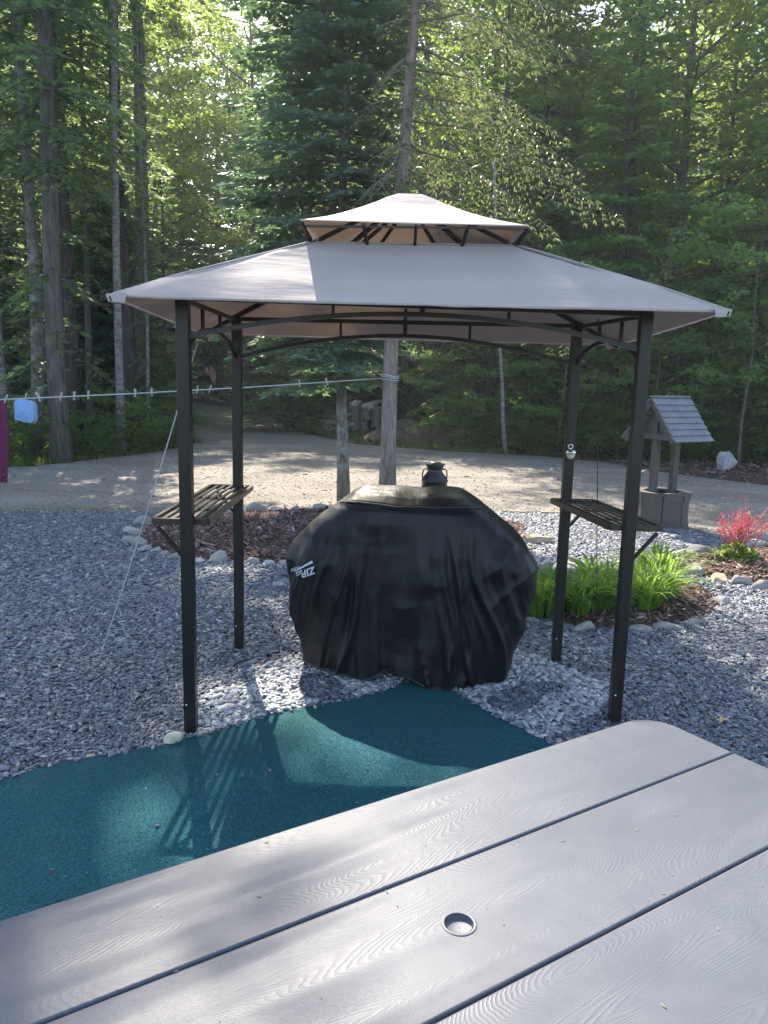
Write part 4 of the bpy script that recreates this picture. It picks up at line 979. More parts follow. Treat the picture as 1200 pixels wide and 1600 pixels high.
tree('tall', 'spruce_tree', -10.2, 14.8, 1.1, 'tall spruce whose branches hang in from the upper left edge', rz=2.0)
tree('dark', 'spruce_tree', -11.6, 19.5, 1.1, 'dark spruce deep at the left edge of the picture', rz=2.6)
for hx, hy, hs_, hl in ((-6.4, 20.3, 1.0, 'straight high crowned spruce left of the back road bend'), (-8.9, 20.2, 1.05, 'high crowned spruce one trunk in from the back road bend'), (-13, 25, 1.12, 'high crowned spruce behind the trunk at the road bend'), (-11.5, 22.5, 1.05, 'high crowned spruce at the left of the forest')):
    tree('high', 'spruce_tree', hx, hy, hs_, hl, rz=hx)
for hx, hy, hs_, hl in ((-7.4, 21.8, .95, 'full spruce filling the gap right of the mottled pale trunk'), (-9.4, 20.9, 1.0, 'full spruce behind the thickest left trunk'), (-11.6, 20.6, 1.05, 'full spruce behind the blue bag'), (-8.6, 24.0, 1.05, 'full spruce farther back between the left trunks'), (-12.8, 23.2, 1.1, 'full spruce deep at the left edge')):
    tree('full', 'spruce_tree', hx, hy, hs_, hl, rz=hx*3)
# the road corridor and behind
for hx, hy, hs_, hl in ((.6, 27, 1.05, 'high crowned maple rising behind the leaning spruce'), (3.6, 26, 1.0, 'high crowned maple behind the right half of the canopy')):
    tree('highmaple', 'maple_tree', hx, hy, hs_, hl, rz=hx)
tree('maple2', 'maple_tree', -3.4, 26.8, .8, 'bright low maple on the right of the back road, beside the log pile', rz=.9)
tree('maple2', 'maple_tree', -8.6, 28.5, 1.15, 'bright maple on the left of the back road', rz=1.9)
tree('maple', 'maple_tree', -5.6, 31, 1.15, 'bright yellow green maple filling the gap above the back road', rz=.2)
tree('maple2', 'maple_tree', -2.4, 29.5, .95, 'bright maple between the blue green fir and the back road', rz=2.1)
tree('maple', 'maple_tree', -12.6, 36, 1.1, 'sunlit maple farther back on the left of the back road', rz=3.0)
tree('young', 'young_beech', -9.2, 47.5, 1.6, 'leafy young tree closing the end of the back road', rz=1.0)
tree('full', 'spruce_tree', -2.9, 23.5, .62, 'low wide spruce beside the log pile, left of the slender fir trunk', rz=1.0, sxy=.9)
tree('full', 'spruce_tree', .2, 27.5, .95, 'dark spruce right behind the log pile', rz=2.0)
tree('full', 'spruce_tree', -5.2, 35.5, 1.0, 'dark spruce on the right side of the back road', rz=2.4)
# right hand wall of green
tree('hemlock', 'hemlock_tree', 2.6, 19.6, .95, 'drooping hemlock behind the slender dead white trunk', rz=.3)
tree('hemlock', 'hemlock_tree', 5.4, 18.6, 1.0, 'full hemlock above the rear right gazebo post', rz=1.7)
tree('hemlock', 'hemlock_tree', 8.6, 17.4, 1.05, 'full hemlock behind the wishing well roof', rz=3.7)
tree('dark', 'spruce_tree', 3.9, 22.5, 1.1, 'thick dark trunk deep in shade between the dead white trunk and the rear right post', rz=.7, sxy=1.3)
tree('maple', 'maple_tree', 3.2, 24.5, 1.15, 'maple with a crooked dark limb rising above the gazebo peak', rz=1.2)
tree('maple', 'maple_tree', 8.2, 22.5, 1.2, 'maple with yellow green leaves at the upper right', rz=4.1)
tree('maple2', 'maple_tree', 12.0, 20.5, 1.2, 'airy maple at the upper right corner with sky behind', rz=5.1)
tree('hemlock', 'hemlock_tree', 11.3, 16.6, .9, 'dark hemlock at the right edge above the boulder', rz=2.7)
tree('young', 'young_beech', 7.2, 15.6, .95, 'young beech with bright layered leaves behind the wishing well', rz=.6)
tree('young', 'young_beech', 4.0, 17.8, .8, 'young beech between the rear right post and the dead white trunk', rz=1.6)
tree('young2', 'young_beech', 8.9, 15.4, 1.0, 'small beech with low leafy sprays behind the boulder', rz=2.6)
tree('young2', 'young_beech', 1.9, 19.0, .9, 'small beech to the right of the dirt pile', rz=3.6)
tree('young', 'young_beech', 5.9, 17.0, .9, 'young beech left of the wishing well roof', rz=.2)
tree('young', 'young_beech', 9.6, 14.6, .9, 'young beech at the right edge behind the thin crooked stem', rz=4.4)
# thin stems
def stem(x, y, top, r_, bk, label, curve, name='dead_tree', twigs=6):
    p = G(x, y); m = MB(); pts = [Vector((p.x, p.y, 0))]
    for (tx, ty) in top: pts.append(DY(tx, ty, p.y))
    o = empty(name, (p.x, p.y, 0), label, 'tree')
    n = len(pts); m.tube(pts, [r_*(1-.5*i/(n-1)) for i in range(n)], 8)
    m.build('trunk', MAT[bk], o); m = MB(); rr = random.Random(x)
    for k in range(twigs):
        u = rr.uniform(.55, .98)*(n-1); i = min(int(u), n-2); a = pts[i].lerp(pts[i+1], u-i); s_ = rr.choice((-1, 1)); L = rr.uniform(.25, .6)
        e = a+Vector((s_*L, rr.uniform(-.3, .3), L*.1)); m.tube([a, a.lerp(e, .5)+Vector((0, 0, .06)), e+Vector((0, 0, -.12))], [.008, .006, .003], 4, cap=False)
        for j in range(5):
            w = a.lerp(e, .3+.14*j); m.tube([w, w+Vector((s_*.06, rr.uniform(-.1, .1), -.18))], [.004, .002], 3, cap=False)
    m.build('twigs', MAT[bk], o, kind='stuff'); return o
stem(790, 710, [(786, 660), (785, 600), (781, 540), (779, 480), (776, 400), (772, 250)], .052, 'bark_white', 'slender dead white trunk standing at the forest edge right of the grill', 0, twigs=9)
stem(1187, 722, [(1189, 680), (1196, 630), (1190, 580), (1185, 530), (1183, 490), (1180, 380)], .03, 'bark_white', 'thin crooked pale stem at the right edge of the forest', 0, 'sapling', 3)
stem(1085, 712, [(1086, 660), (1088, 600), (1090, 540), (1092, 470)], .022, 'bark_grey', 'thin grey stem rising behind the wishing well roof', 0, 'sapling', 3)
stem(918, 700, [(920, 640), (919, 560), (921, 500), (925, 380)], .05, 'bark_grey', 'grey young trunk between the two right gazebo posts', 0, 'sapling', 5)
# back rows
BG = 'trees massed deep in the forest'
r = random.Random(5); placed = []
BL = {'tall': 'tall dark spruce standing deep in the forest behind the front trees', 'dark': 'dark barked spruce standing deep in the forest behind the front trees', 'full': 'bushy spruce closing the deep forest background', 'maple': 'tall leafy maple in the deep forest background', 'maple2': 'leafy maple in the deep forest background', 'hemlock': 'drooping hemlock in the deep forest background', 'young': 'young leafy tree in the deep forest background'}
BN = {'tall': 'spruce_tree', 'dark': 'spruce_tree', 'full': 'spruce_tree', 'maple': 'maple_tree', 'maple2': 'maple_tree', 'hemlock': 'hemlock_tree', 'young': 'young_tree'}
def road_clear(x, y):
    cx = np.interp(y, [17, 28, 46, 56], [-2.6, -5.6, -10.5, -13]); return abs(x-cx) > 2.6 or y > 52
tries = 0
while len(placed) < 120 and tries < 6000:
    tries += 1; y = r.uniform(19, 56); x = r.uniform(-.62*y-4, .62*y+4)
    if not road_clear(x, y): continue
    if abs(x-(-.3)) < 3.2 and y < 28: continue
    if x > -2 and y < 22: continue
    if -9.5 < x < -5 and y < 23: continue
    if -13.5 < x < -6.5 and 27 < y < 42 and x > -.27*y-3.5: continue
    dmin = 2.3 if y < 34 else 2.6
    if any((x-a)**2+(y-b)**2 < dmin*dmin for a, b in placed): continue
    placed.append((x, y))
    if y > 42: kd = r.choice(('full', 'full', 'hemlock', 'maple'))
    elif x < -.28*y: kd = r.choice(('dark', 'tall', 'full', 'dark', 'hemlock'))
    elif x < .1*y: kd = r.choice(('maple', 'maple2', 'full', 'young'))
    else: kd = r.choice(('hemlock', 'maple', 'full', 'maple2', 'dark'))
    tree(kd, BN[kd], x, y, r.uniform(.85, 1.25)*(1.8 if y > 42 else 1), BL[kd], group=BG+' ('+BN[kd].replace('_', ' ')+'s)')
rr_ = random.Random(77)
for k in range(46):
    x = -44+k*1.96+rr_.uniform(-.4, .4); kd = 'full' if k % 3 else 'hemlock'
    tree(kd, BN[kd], x, 57.5+rr_.uniform(-1.2, 1.2)-abs(x)*.12, rr_.uniform(2.0, 2.6), BL[kd], group=BG+' ('+BN[kd].replace('_', ' ')+'s)')
# shrubs along the edges
SG = 'low leafy shrubs along the forest edge'
r = random.Random(9)
edge = [(-9.5, 12.3), (-7, 12.9), (-5.9, 13.9), (-5.1, 15.8), (-4.9, 18.2), (-6.2, 22), (-8.4, 30)]
edge2 = [(1.8, 18.5), (3.3, 17.9), (4.8, 17.0), (6.0, 16.2), (7.4, 16.1), (9, 15.4), (11, 14)]
ns = 0
for ed, n_, nm2 in ((edge, 26, 'low leafy shrub at the forest edge left of the driveway'), (edge2, 30, 'low leafy shrub at the forest edge right of the driveway')):
    for i in range(n_):
        u = (i+r.random())/n_*(len(ed)-1); k = min(int(u), len(ed)-2); a, b = ed[k], ed[k+1]; f = u-k
        x, y = a[0]+(b[0]-a[0])*f, a[1]+(b[1]-a[1])*f; off = r.uniform(0, 1.3)
        x += (-off if ed is edge else off*.3); y += off*.7
        tree('shrub', 'shrub', x, y, r.uniform(.35, .85), nm2, group=SG+(' left' if ed is edge else ' right'), cat='shrub')

# ------------------------------------------------------------ ground cover & grass
def blades(P, hgt, w, r, lean=.35, seg=2):
    n = len(P); a = r.uniform(0, 6.28, n); d = np.stack([np.cos(a), np.sin(a), np.zeros(n)], 1); s_ = np.stack([-np.sin(a), np.cos(a), np.zeros(n)], 1)
    h = hgt*r.uniform(.5, 1.2, n); l = lean*h*r.uniform(.2, 1.5, n)
    b0 = P-s_*(w/2)[:, None]; b1 = P+s_*(w/2)[:, None]; m_ = P+d*(l*.35)[:, None]+np.array([0, 0, 1.])*(h*.6)[:, None]
    t_ = P+d*l[:, None]+np.array([0, 0, 1.])*h[:, None]
    V_ = np.stack([b0, b1, m_+s_*(w*.4)[:, None], m_-s_*(w*.4)[:, None], t_], 1).reshape(-1, 3); b = (np.arange(n)*5)[:, None]
    F_ = np.concatenate([b+np.array([0, 1, 2]), b+np.array([0, 2, 3]), b+np.array([3, 2, 4])]); return V_, F_
def grass_strip(poly, n, h, w, label, seed, name='grass'):
    r = np.random.default_rng(seed); xs_ = [p[0] for p in poly]; ys_ = [p[1] for p in poly]
    P = np.stack([r.uniform(min(xs_), max(xs_), n), r.uniform(min(ys_), max(ys_), n)], 1); P = P[inside(P, poly)]
    k = np.array([noise.noise(Vector((p[0]*1.4, p[1]*1.4, seed))) for p in P]); P = P[k > -.22]
    V_, F_ = blades(np.column_stack([P, np.zeros(len(P))]), h, np.full(len(P), w), r)
    tag(link(name, npmesh(name, V_, F_), MAT['grass']), label, 'grass', kind='stuff')
grass_strip([(-3.6, 27.5), (-2.0, 22.2), (-.5, 19.1), (1.5, 17.8), (3.4, 17.2), (4.2, 18), (2, 20.5), (-.5, 23.4), (-2.5, 29)], 30000, .09, .022, 'green grass strip between the driveway and the log pile', 3)
grass_strip([(-7.2, 12.35), (-5.9, 13.2), (-4.7, 16.1), (-4.5, 18), (-5.6, 19), (-6.2, 15), (-8.5, 13)], 12000, .10, .02, 'grass tufts at the driveway edge beneath the left trunks', 4)
grass_strip([(-8, 8.0), (-4.46, 8.6), (-1.56, 9.02), (.9, 9.4), (2.45, 9.4), (3.6, 8.4), (3.7, 8.6), (2.5, 9.75), (.9, 9.8), (-1.56, 9.32), (-4.5, 8.9), (-8, 8.25)], 14000, .035, .007, 'thin sparse grass where the slate chips meet the driveway', 5)
def leafy_cover(poly, n, h, leaf, label, seed, mat, name='ground_cover'):
    r = np.random.default_rng(seed); xs_ = [p[0] for p in poly]; ys_ = [p[1] for p in poly]
    P = np.stack([r.uniform(min(xs_), max(xs_), n), r.uniform(min(ys_), max(ys_), n)], 1); P = P[inside(P, poly)]
    k = np.array([noise.noise(Vector((p[0]*.9, p[1]*.9, seed))) for p in P]); P = P[k > -.15]; n = len(P)
    z = h*r.uniform(.1, 1, n)*np.clip(.6+np.interp(k[k > -.15], [-.15, .4], [0, 1]), 0, 1.3)
    c_ = np.column_stack([P, z]); dd = rand_dirs(r, n, .3); ref = nrmz(np.array([0, 0, 1.])+r.normal(0, .5, (n, 3))); ss = nrmz(np.cross(dd, ref))
    L = leaf*r.uniform(.6, 1.3, n); V_, F_ = quadfoliage(c_, dd, ss, L, L*.6)
    tag(link(name, npmesh(name, V_, F_), MAT[mat]), label, 'ground cover', kind='stuff')
leafy_cover([(-9.5, 12.4), (-6.2, 13.1), (-4.95, 15.6), (-4.8, 18.5), (-6.5, 24), (-9, 24), (-11, 16)], 22000, .32, .10, 'ferns and seedlings on the forest floor under the left trunks', 6, 'fern')
leafy_cover([(1.6, 18.4), (4.4, 17.2), (6, 16.3), (9, 15.4), (12, 14), (13, 17), (8, 19), (3, 21)], 26000, .4, .10, 'ferns and seedlings along the forest edge right of the driveway', 7, 'fern')

hz_ = MB().box((0, 35, 13), (150, 110, 29)); t = NT('added lens veil'); t.t.nodes.remove(t.b)  # added scattering volume: stands in for lens veil, brightens the dark forest
pv = t.n('ShaderNodeVolumePrincipled'); pv.inputs['Color'].default_value = (.86, .9, .95, 1); pv.inputs['Density'].default_value = .0013; pv.inputs['Anisotropy'].default_value = .3
t.l(pv.outputs[0], t.out.inputs['Volume'])
o = hz_.build('lens_veil', t.m); tag(o, 'added thin volume that imitates lens veil and lifts the dark forest', 'lens_veil', kind='stuff')
# ------------------------------------------------------------ garden plants
def lily_clump(x, y, hpx, n, label, seed, w=.016, mat='lily', name='daylily', spread=.10, lean=.75):
    p = G(x, y); h = hpx*p.y/F_PX; r = random.Random(seed); m = MB()
    o = empty(name, (p.x, p.y, .03), label, 'plant')
    for k in range(n):
        a = r.uniform(0, 6.28); rr = spread*math.sqrt(r.random()); b = p+Vector((math.cos(a)*rr, math.sin(a)*rr, .03)); a2 = a+r.uniform(-.7, .7)
        H = h*r.uniform(.5, 1.2); L = H*lean*r.uniform(.2, 1.5); d = Vector((math.cos(a2), math.sin(a2), 0)); s_ = Vector((-d.y, d.x, 0)); pts = []
        for i in range(6):
            u = i/5; pts.append(b+d*(L*u**1.8)+Vector((0, 0, H*(u*1.25-.32*u**3*(1+L/H)))))
        W_ = w*r.uniform(.7, 1.2); ws = [W_*.7, W_, W_, W_*.85, W_*.5, .001]; vs = []
        for q, w_ in zip(pts, ws): vs += [q-s_*w_/2+Vector((0, 0, w_*.25)), q, q+s_*w_/2+Vector((0, 0, w_*.25))]
        fs = []
        for i in range(5): fs += [(3*i, 3*i+1, 3*i+4, 3*i+3), (3*i+1, 3*i+2, 3*i+5, 3*i+4)]
        m.add(vs, fs, True)
    m.build('leaves', MAT[mat], o, kind='stuff'); return o
lily_clump(846, 966, 86, 120, 'daylily clump touching the right side of the grill cover', 1)
lily_clump(872, 962, 76, 110, 'broad daylily clump just left of the rear right post', 12, .022)
lily_clump(902, 968, 84, 130, 'daylily clump immediately right of the rear right post', 2, .02)
lily_clump(943, 962, 88, 150, 'dense daylily clump left of the front right post, behind the hanging cord', 3)
lily_clump(1003, 962, 92, 170, 'dense daylily clump right of the front right post', 4)
lily_clump(1030, 945, 84, 150, 'rightmost arching daylily clump near the curve of border stones', 5)
lily_clump(925, 925, 60, 60, 'bright broad leaved plant behind the daylilies between the right posts', 6, .04, 'lily', 'hosta', .08, .9)
lily_clump(1022, 905, 56, 60, 'bright leafy plant behind the daylilies below the right shelf', 7, .034, 'lily', 'leafy_plant', .1, .9)
lily_clump(1050, 905, 50, 60, 'small pale arching grassy clump left of the coral pink flowers', 8, .012, 'grass', 'grass_clump', .06, .9)
def coral_bells():
    p = G(1150, 886); r = random.Random(3); o = empty('coral_bells', (p.x, p.y, .05), 'coral pink flowering plant with a mound of scalloped green leaves', 'plant'); m = MB()
    for k in range(190):
        a = r.uniform(0, 6.28); rr = .2*math.sqrt(r.random()); z = .05+.16*(1-(rr/.21)**2)*r.uniform(.5, 1.1); c_ = p+Vector((math.cos(a)*rr, math.sin(a)*rr*.9, z+.02))
        s_ = r.uniform(.02, .038); tx = r.gauss(0, .5)+rr*2*math.sin(a)*-1; ty = r.gauss(0, .5); R = Matrix.Rotation(tx, 3, 'X')@Matrix.Rotation(ty, 3, 'Y')
        vs = [c_]+[c_+R@Vector((math.cos(b*6.283/9)*s_*(1 if b % 2 else .8), math.sin(b*6.283/9)*s_*(1 if b % 2 else .8), .3*s_)) for b in range(9)]
        m.add(vs, [(0, 1+b, 1+(b+1) % 9) for b in range(9)])
    m.build('leaves', MAT['lily'], o, kind='stuff'); m2 = MB(); m3 = MB()
    for k in range(46):
        a = r.uniform(0, 6.28); rr = .14*math.sqrt(r.random()); b = p+Vector((math.cos(a)*rr, math.sin(a)*rr, .15)); H = r.uniform(.2, .38) if k > 3 else (.50, .42, .44, .4)[k]
        dx = r.uniform(-.14, .14) if k > 3 else (-.1, -.2, .27, .25)[k]; t_ = b+Vector((dx, r.uniform(-.1, .1), H)); m3.tube([b, b.lerp(t_, .5)+Vector((dx*.1, 0, .03)), t_], .0018, 3)
        for j in range(36):
            u = r.uniform(.45, 1.0); c_ = b.lerp(t_, u)+Vector((r.gauss(0, .018), r.gauss(0, .018), r.gauss(0, .01))); s_ = r.uniform(.005, .0095); d = [Vector((r.gauss(0, 1), r.gauss(0, 1), r.gauss(0, 1))).normalized()*s_ for _ in range(3)]
            m2.add([c_+d[0], c_+d[1], c_-d[0], c_-d[1], c_+d[2]*1.2], [(0, 1, 4), (1, 2, 4), (2, 3, 4), (3, 0, 4)])
    m2.build('flowers', MAT['pink'], o, kind='stuff'); m3.build('flower_stems', MAT['pink'], o, kind='stuff')
coral_bells()
# small white flowering plant beside it
lily_clump(1118, 885, 30, 40, 'low silvery plant at the left foot of the coral pink flowers', 15, .02, 'lichen', 'silver_plant', .07, .8)

# ------------------------------------------------------------ clothesline, ropes
def linept(x):   # x in photo pixels
    y = np.interp(x, [-400, 0, 200, 400, 612], [640, 624.5, 615.5, 604.5, 590]); Yd = np.interp(x, [-400, 0, 612], [6.4, 7.3, 9.28]); return DY(x, y, Yd)
m = MB(); m.tube([linept(x) for x in range(-400, 613, 20)]+[linept(612)], .0065, 6)
o = m.build('clothesline', MAT['rope']); rebase(o, linept(612)); tag(o, 'pale clothesline stretched from the leaning spruce to the left edge', 'clothesline')
m = MB(); kq = linept(612)+Vector((.1, 0, 0))
for dz_ in (0, .02, -.03):
    tq = at_h(trunk_pts(10, .10, (.028, 0)), 10, 1.63)
    m.tube([Vector((pb.x+tq.x, pb.y+tq.y, linept(612).z+dz_))+Vector((.096*math.cos(a), .096*math.sin(a), .01*math.sin(a*2))) for a in [k*6.283/20 for k in range(21)]], .007, 5)
o = m.build('rope_wrap', MAT['rope']); rebase(o, kq); tag(o, 'loops of pale rope wound round the leaning spruce trunk at the clothesline end', 'rope')
pins = [(9, 'clothespin clipped on the magenta towel'), (61, 'clothespin just right of the blue bag'), (95, 'clothespin in front of the thickest left trunk'), (116, 'clothespin just right of the thickest left trunk'), (138, 'clothespin on the line before the thin straight stem'), (211, 'double clothespin on the line before the broad dark trunk'), (237, 'clothespin left of the front left gazebo post'), (308, 'clothespin just right of the front left gazebo post'), (328, 'clothespin under the small striped flag'), (468, 'clothespin before the lower branches of the blue green fir'), (511, 'clothespin nearest the slender fir trunk')]
pr = random.Random(2)
pin0 = None
for x, lb in pins:
    p = linept(x); e = empty('clothespin', p, lb, 'clothespin', 'clothespins on the clothesline'); e.rotation_euler = (0, pr.uniform(-.4, .4), pr.uniform(-.3, .3))
    if pin0 is None:
        a = MB().box((0, -.006, 0), (.011, .006, .075)); a.box((0, 0, 0), (.001, .001, .001))
        ms = []
        for sy, tl in ((-1, .12), (1, -.12)):
            b_ = MB(); b_.box((0, sy*.0085, .006), (.012, .006, .085), Matrix.Rotation(tl, 3, 'X')); me = bpy.data.meshes.new('clothespin_half'); me.from_pydata(b_.v, [], b_.f); me.materials.append(MAT['pin']); ms.append(me)
        pin0 = ms
    for me in pin0: link('pin_half', me, None, e)
# towel
m = MB(); vs = []; nx, nz = 48, 20
tl0, tl1 = linept(-130), linept(9)
for j in range(nz+1):
    for i in range(nx+1):
        u, w = i/nx, j/nz; p = tl0.lerp(tl1, u); p = p+Vector((.012*math.sin(w*4), .035*math.sin(u*22+w*1.5)*(.35+w), -.80*w+.01)); vs.append(p)
fs = [(j*(nx+1)+i, j*(nx+1)+i+1, (j+1)*(nx+1)+i+1, (j+1)*(nx+1)+i) for j in range(nz) for i in range(nx)]
n0 = len(vs); vs2 = [v_+Vector((0, .006, 0)) for v_ in vs]; fs2 = [tuple(n0+q for q in reversed(f)) for f in fs]
rim = [(j*(nx+1)+nx, (j+1)*(nx+1)+nx, n0+(j+1)*(nx+1)+nx, n0+j*(nx+1)+nx) for j in range(nz)]
tw = empty('towel', linept(-60), 'magenta towel hanging on the clothesline at the left edge', 'towel')
m.add(vs+vs2, fs+fs2+rim, True); m.build('cloth', MAT['towel'], tw)
b_ = MB(); q0, q1 = vs[18*(nx+1)], vs[18*(nx+1)+nx]; b_.bar(q0+Vector((0, -.004, 0)), q1+Vector((0, -.004, 0)), .004, .02); b_.build('border_band', MAT['towel'], tw)
# blue bag
bb = linept(39); ang = -.12
bg_ = empty('clothespin_bag', bb, 'blue plastic clothespin holder hanging from the clothesline beside the towel', 'bag')
prof2 = [(-.075, -.01), (-.085, -.03), (-.095, -.19), (-.09, -.2), (.03, -.222), (.06, -.225), (.085, -.2), (.09, -.15), (.088, -.05), (.07, -.02), (.03, -.004), (-.04, -.002)]
m = MB(); n = len(prof2); fr = [bb+Vector((x, -.04+.01*math.sin(z*20), z-.005)) for x, z in prof2]; bk_ = [bb+Vector((x*.9+.012, .045, z-.015)) for x, z in prof2]
cf = bb+Vector((0, -.06, -.11)); m.add(fr+bk_+[cf], [(i, n+i, n+(i+1) % n, (i+1) % n) for i in range(n)]+[tuple(n+i for i in range(n))]+[(i, (i+1) % n, 2*n) for i in range(n)], False)
m.build('bag_body', MAT['bag'], bg_)
m = MB(); m.tube([v_+Vector((0, -.004, 0)) for v_ in fr[5:11]], .005, 5); m.build('edge_piping', MAT['rope'], bg_)
m = MB(); m.tube([bb+Vector((.02, 0, .05)), bb+Vector((.005, -.01, 0)), bb+Vector((-.005, -.01, -.012))], .006, 5); m.build('hanger_hook', MAT['pin'], bg_)
# guy rope left, cord right
a = DY(309, 534, 3.86); b = G(150, 1046); m = MB(); m.tube([a.lerp(b, k/12)+Vector((0, 0, -.03*math.sin(math.pi*k/12))) for k in range(13)], .0035, 6)
o = m.build('guy_rope', MAT['rope']); rebase(o, b); tag(o, 'pale guy rope running down to the slate left of the gazebo', 'rope')
a = DY(935, 497, 3.9); b = G(932, 992); m = MB(); m.tube([a, a.lerp(b, .5), b], .0028, 5)
o = m.build('dark_cord', MAT['cord']); rebase(o, b); tag(o, 'thin dark cord running down from the right side of the gazebo to the border stones', 'cord')

# ------------------------------------------------------------ far small things: logs, dirt, flag, pipe
def far_px(x, y, Y): return DY(x, y, Y)
YL = 24.0
def upright_log(x, wpx, y0, y1, label, seed):
    w = wpx*YL/F_PX; a = DY(x, y0, YL); top = DY(x, y1, YL).z; base = Vector((a.x, YL, max(a.z, 0))); r_ = random.Random(seed)
    prof_ = [(w/2*1.05, 0), (w/2, .1), (w/2*r_.uniform(.9, 1.02), (top-base.z)*.6), (w/2*.97, top-base.z), (w*.2, top-base.z+.02), (.001, top-base.z+.015)]
    o = MB().lathe(base, prof_, 14).build('log_round', MAT['log']); rebase(o, base); tag(o, label, 'log')
upright_log(553, 20, 672, 635, 'tall upright dark log nearest the slender fir trunk', 1)
upright_log(569, 15, 672, 658, 'short stump at the bottom of the log pile', 2)
upright_log(571, 18, 656, 633, 'log round resting on the short stump', 3)
upright_log(588, 17, 668, 636, 'upright log in the middle of the log pile', 4)
upright_log(604, 17, 668, 638, 'upright log half hidden behind the leaning spruce trunk', 5)
def lying(x0, y0, x1, y1, r_, label, mat='firewood'):
    a, b = DY(x0, y0, YL-.2), DY(x1, y1, YL+.1); m = MB(); m.tube([a, a.lerp(b, .5), b], [r_, r_*.95, r_*.8], 8); o = m.build('log', MAT[mat]); rebase(o, a); tag(o, label, 'log')
lying(548, 633, 562, 630, .12, 'pale log lying on top of the tall upright log')
lying(565, 636, 594, 627, .09, 'long pale pole slanting across the top of the log pile')
lying(575, 637, 588, 635, .10, 'short pale log on top of the middle log round')
fp = random.Random(4); fw_ = empty('firewood_pile', DY(524, 668, YL), 'loose heap of pale split firewood left of the upright logs', 'firewood')
for k in range(34):
    u = fp.random(); x = 503+u*42; h_ = (1-abs(u-.6)*1.3)*28; y = 671-fp.random()*max(4, h_); a = DY(x, y, YL+fp.uniform(-.3, .3)); d = Vector((fp.uniform(-.3, .3), fp.uniform(-.15, .15), fp.uniform(-.08, .08)))
    MB().bar(a-d, a+d, .08, .07).build('split_log', MAT['firewood'], fw_)
dp = G(618, 696); N_ = 40; vs = []; 
for j in range(N_):
    for i in range(N_):
        x = (i/(N_-1)-.5)*4.2; y = (j/(N_-1)-.5)*3.4; rr = math.hypot(x/1.25, y/1.2); z = .62*max(0, 1-rr)**.9*(1+.2*noise.noise(Vector((x, y, 3))))+.22*max(0, 1-math.hypot((x-1.1)/.9, y/1.2))+.03*noise.noise(Vector((x*5, y*5, 1)))-.02
        vs.append((x, y, max(z, -.03)))
me = bpy.data.meshes.new('dirt_pile'); me.from_pydata(vs, [], [(j*N_+i, j*N_+i+1, (j+1)*N_+i+1, (j+1)*N_+i) for j in range(N_-1) for i in range(N_-1)]); me.polygons.foreach_set('use_smooth', [True]*len(me.polygons)); me.update()
o = link('dirt_pile', me, MAT['dirt']); o.location = (dp.x+.25, dp.y+2.2, 0); tag(o, 'low heap of brown dirt behind the leaning spruce trunk', 'dirt pile')
# flag
t = NT('faded striped flag cloth'); tc = t.coord('UV'); sx = t.n('ShaderNodeSeparateXYZ'); t.l(tc, sx.inputs[0])
mm = t.n('ShaderNodeMath', operation='MULTIPLY'); mm.inputs[1].default_value = 6.5; t.l(sx.outputs[1], mm.inputs[0]); fr_ = t.n('ShaderNodeMath', operation='FRACT'); t.l(mm.outputs[0], fr_.inputs[0])
g_ = t.n('ShaderNodeMath', operation='GREATER_THAN'); g_.inputs[1].default_value = .5; t.l(fr_.outputs[0], g_.inputs[0])
c_ = t.mix(g_.outputs[0], (.45, .06, .07), (.6, .58, .6))
lx = t.n('ShaderNodeMath', operation='LESS_THAN'); lx.inputs[1].default_value = .4; t.l(sx.outputs[0], lx.inputs[0]); gy = t.n('ShaderNodeMath', operation='GREATER_THAN'); gy.inputs[1].default_value = .46; t.l(sx.outputs[1], gy.inputs[0])
an = t.n('ShaderNodeMath', operation='MULTIPLY'); t.l(lx.outputs[0], an.inputs[0]); t.l(gy.outputs[0], an.inputs[1])
MAT['flag'] = t.set(t.mix(an.outputs[0], c_, (.04, .05, .14)), .8)
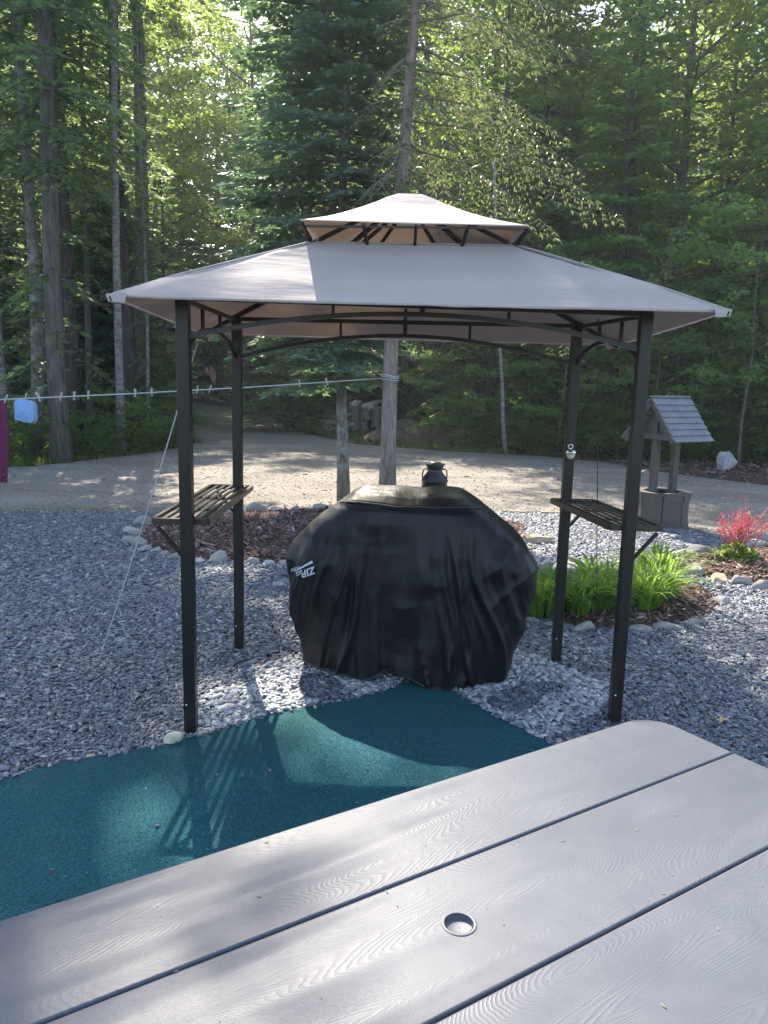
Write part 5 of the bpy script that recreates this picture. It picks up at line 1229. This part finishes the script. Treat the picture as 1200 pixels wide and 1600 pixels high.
YF = 30.; fo = DY(320, 566, YF); fg = empty('flag', Vector((fo.x, YF, 0)), 'small faded striped flag hanging at the left side of the back road', 'flag')
vs = []; uv = []
for j in range(9):
    for i in range(15):
        u, w = i/14, j/8; vs.append(fo+Vector((u*.42+.03*math.sin(w*5), .07*math.sin(u*11+w*2), -.12*u-w*.33-u*.22*w+.0))-Vector((0, 0, u*u*.22))); uv.append((u, 1-w))
m = MB(); m.add(vs, [(j*15+i, j*15+i+1, (j+1)*15+i+1, (j+1)*15+i) for j in range(8) for i in range(14)], True); o = m.build('flag_cloth', MAT['flag'], fg)
ul = o.data.uv_layers.new(name='UV')
for lp in o.data.loops: ul.data[lp.index].uv = uv[lp.vertex_index]
m = MB(); m.tube([Vector((fo.x, YF, 0)), fo+Vector((0, 0, .1))], .018, 6); m.build('flag_pole', MAT['log'], fg)
# bent pipe rail among the left trunks
YP = 16.5; m = MB(); m.tube([DY(145, 674, YP+.6), DY(158, 670, YP+.3), DY(170, 666, YP), DY(173, 668, YP), DY(173, 712, YP)], .028, 6)
o = m.build('bent_pipe', MAT['steel']); rebase(o, Vector((DY(173, 712, YP).x, YP, 0))); tag(o, 'pale bent pipe standing among the left trunks beside the mottled trunk', 'pipe')
# old stump by the boulder
p = G(1172, 722); mb_ = MB(); pr_ = []
vs = []
for j, (z, k) in enumerate(((0, 1.5), (.12, 1.05), (.35, .85), (.62, .8))):
    for i in range(14):
        a = i/14*6.283; r__ = .17*k*(1+.22*math.sin(a*5+j*.1)*(1.2-j*.25)); vs.append(p+Vector((r__*math.cos(a), r__*math.sin(a), z+(.10*noise.noise(Vector((a, 2, 1))) if j == 3 else 0))))
vs.append(p+Vector((0, 0, .5))); mb_.add(vs, [(j*14+i, j*14+(i+1) % 14, (j+1)*14+(i+1) % 14, (j+1)*14+i) for j in range(3) for i in range(14)]+[(42+i, 42+(i+1) % 14, 56) for i in range(14)], True)
o = mb_.build('tree_stump', MAT['bark_grey']); rebase(o, p); tag(o, 'weathered grey stump right of the boulder', 'stump')
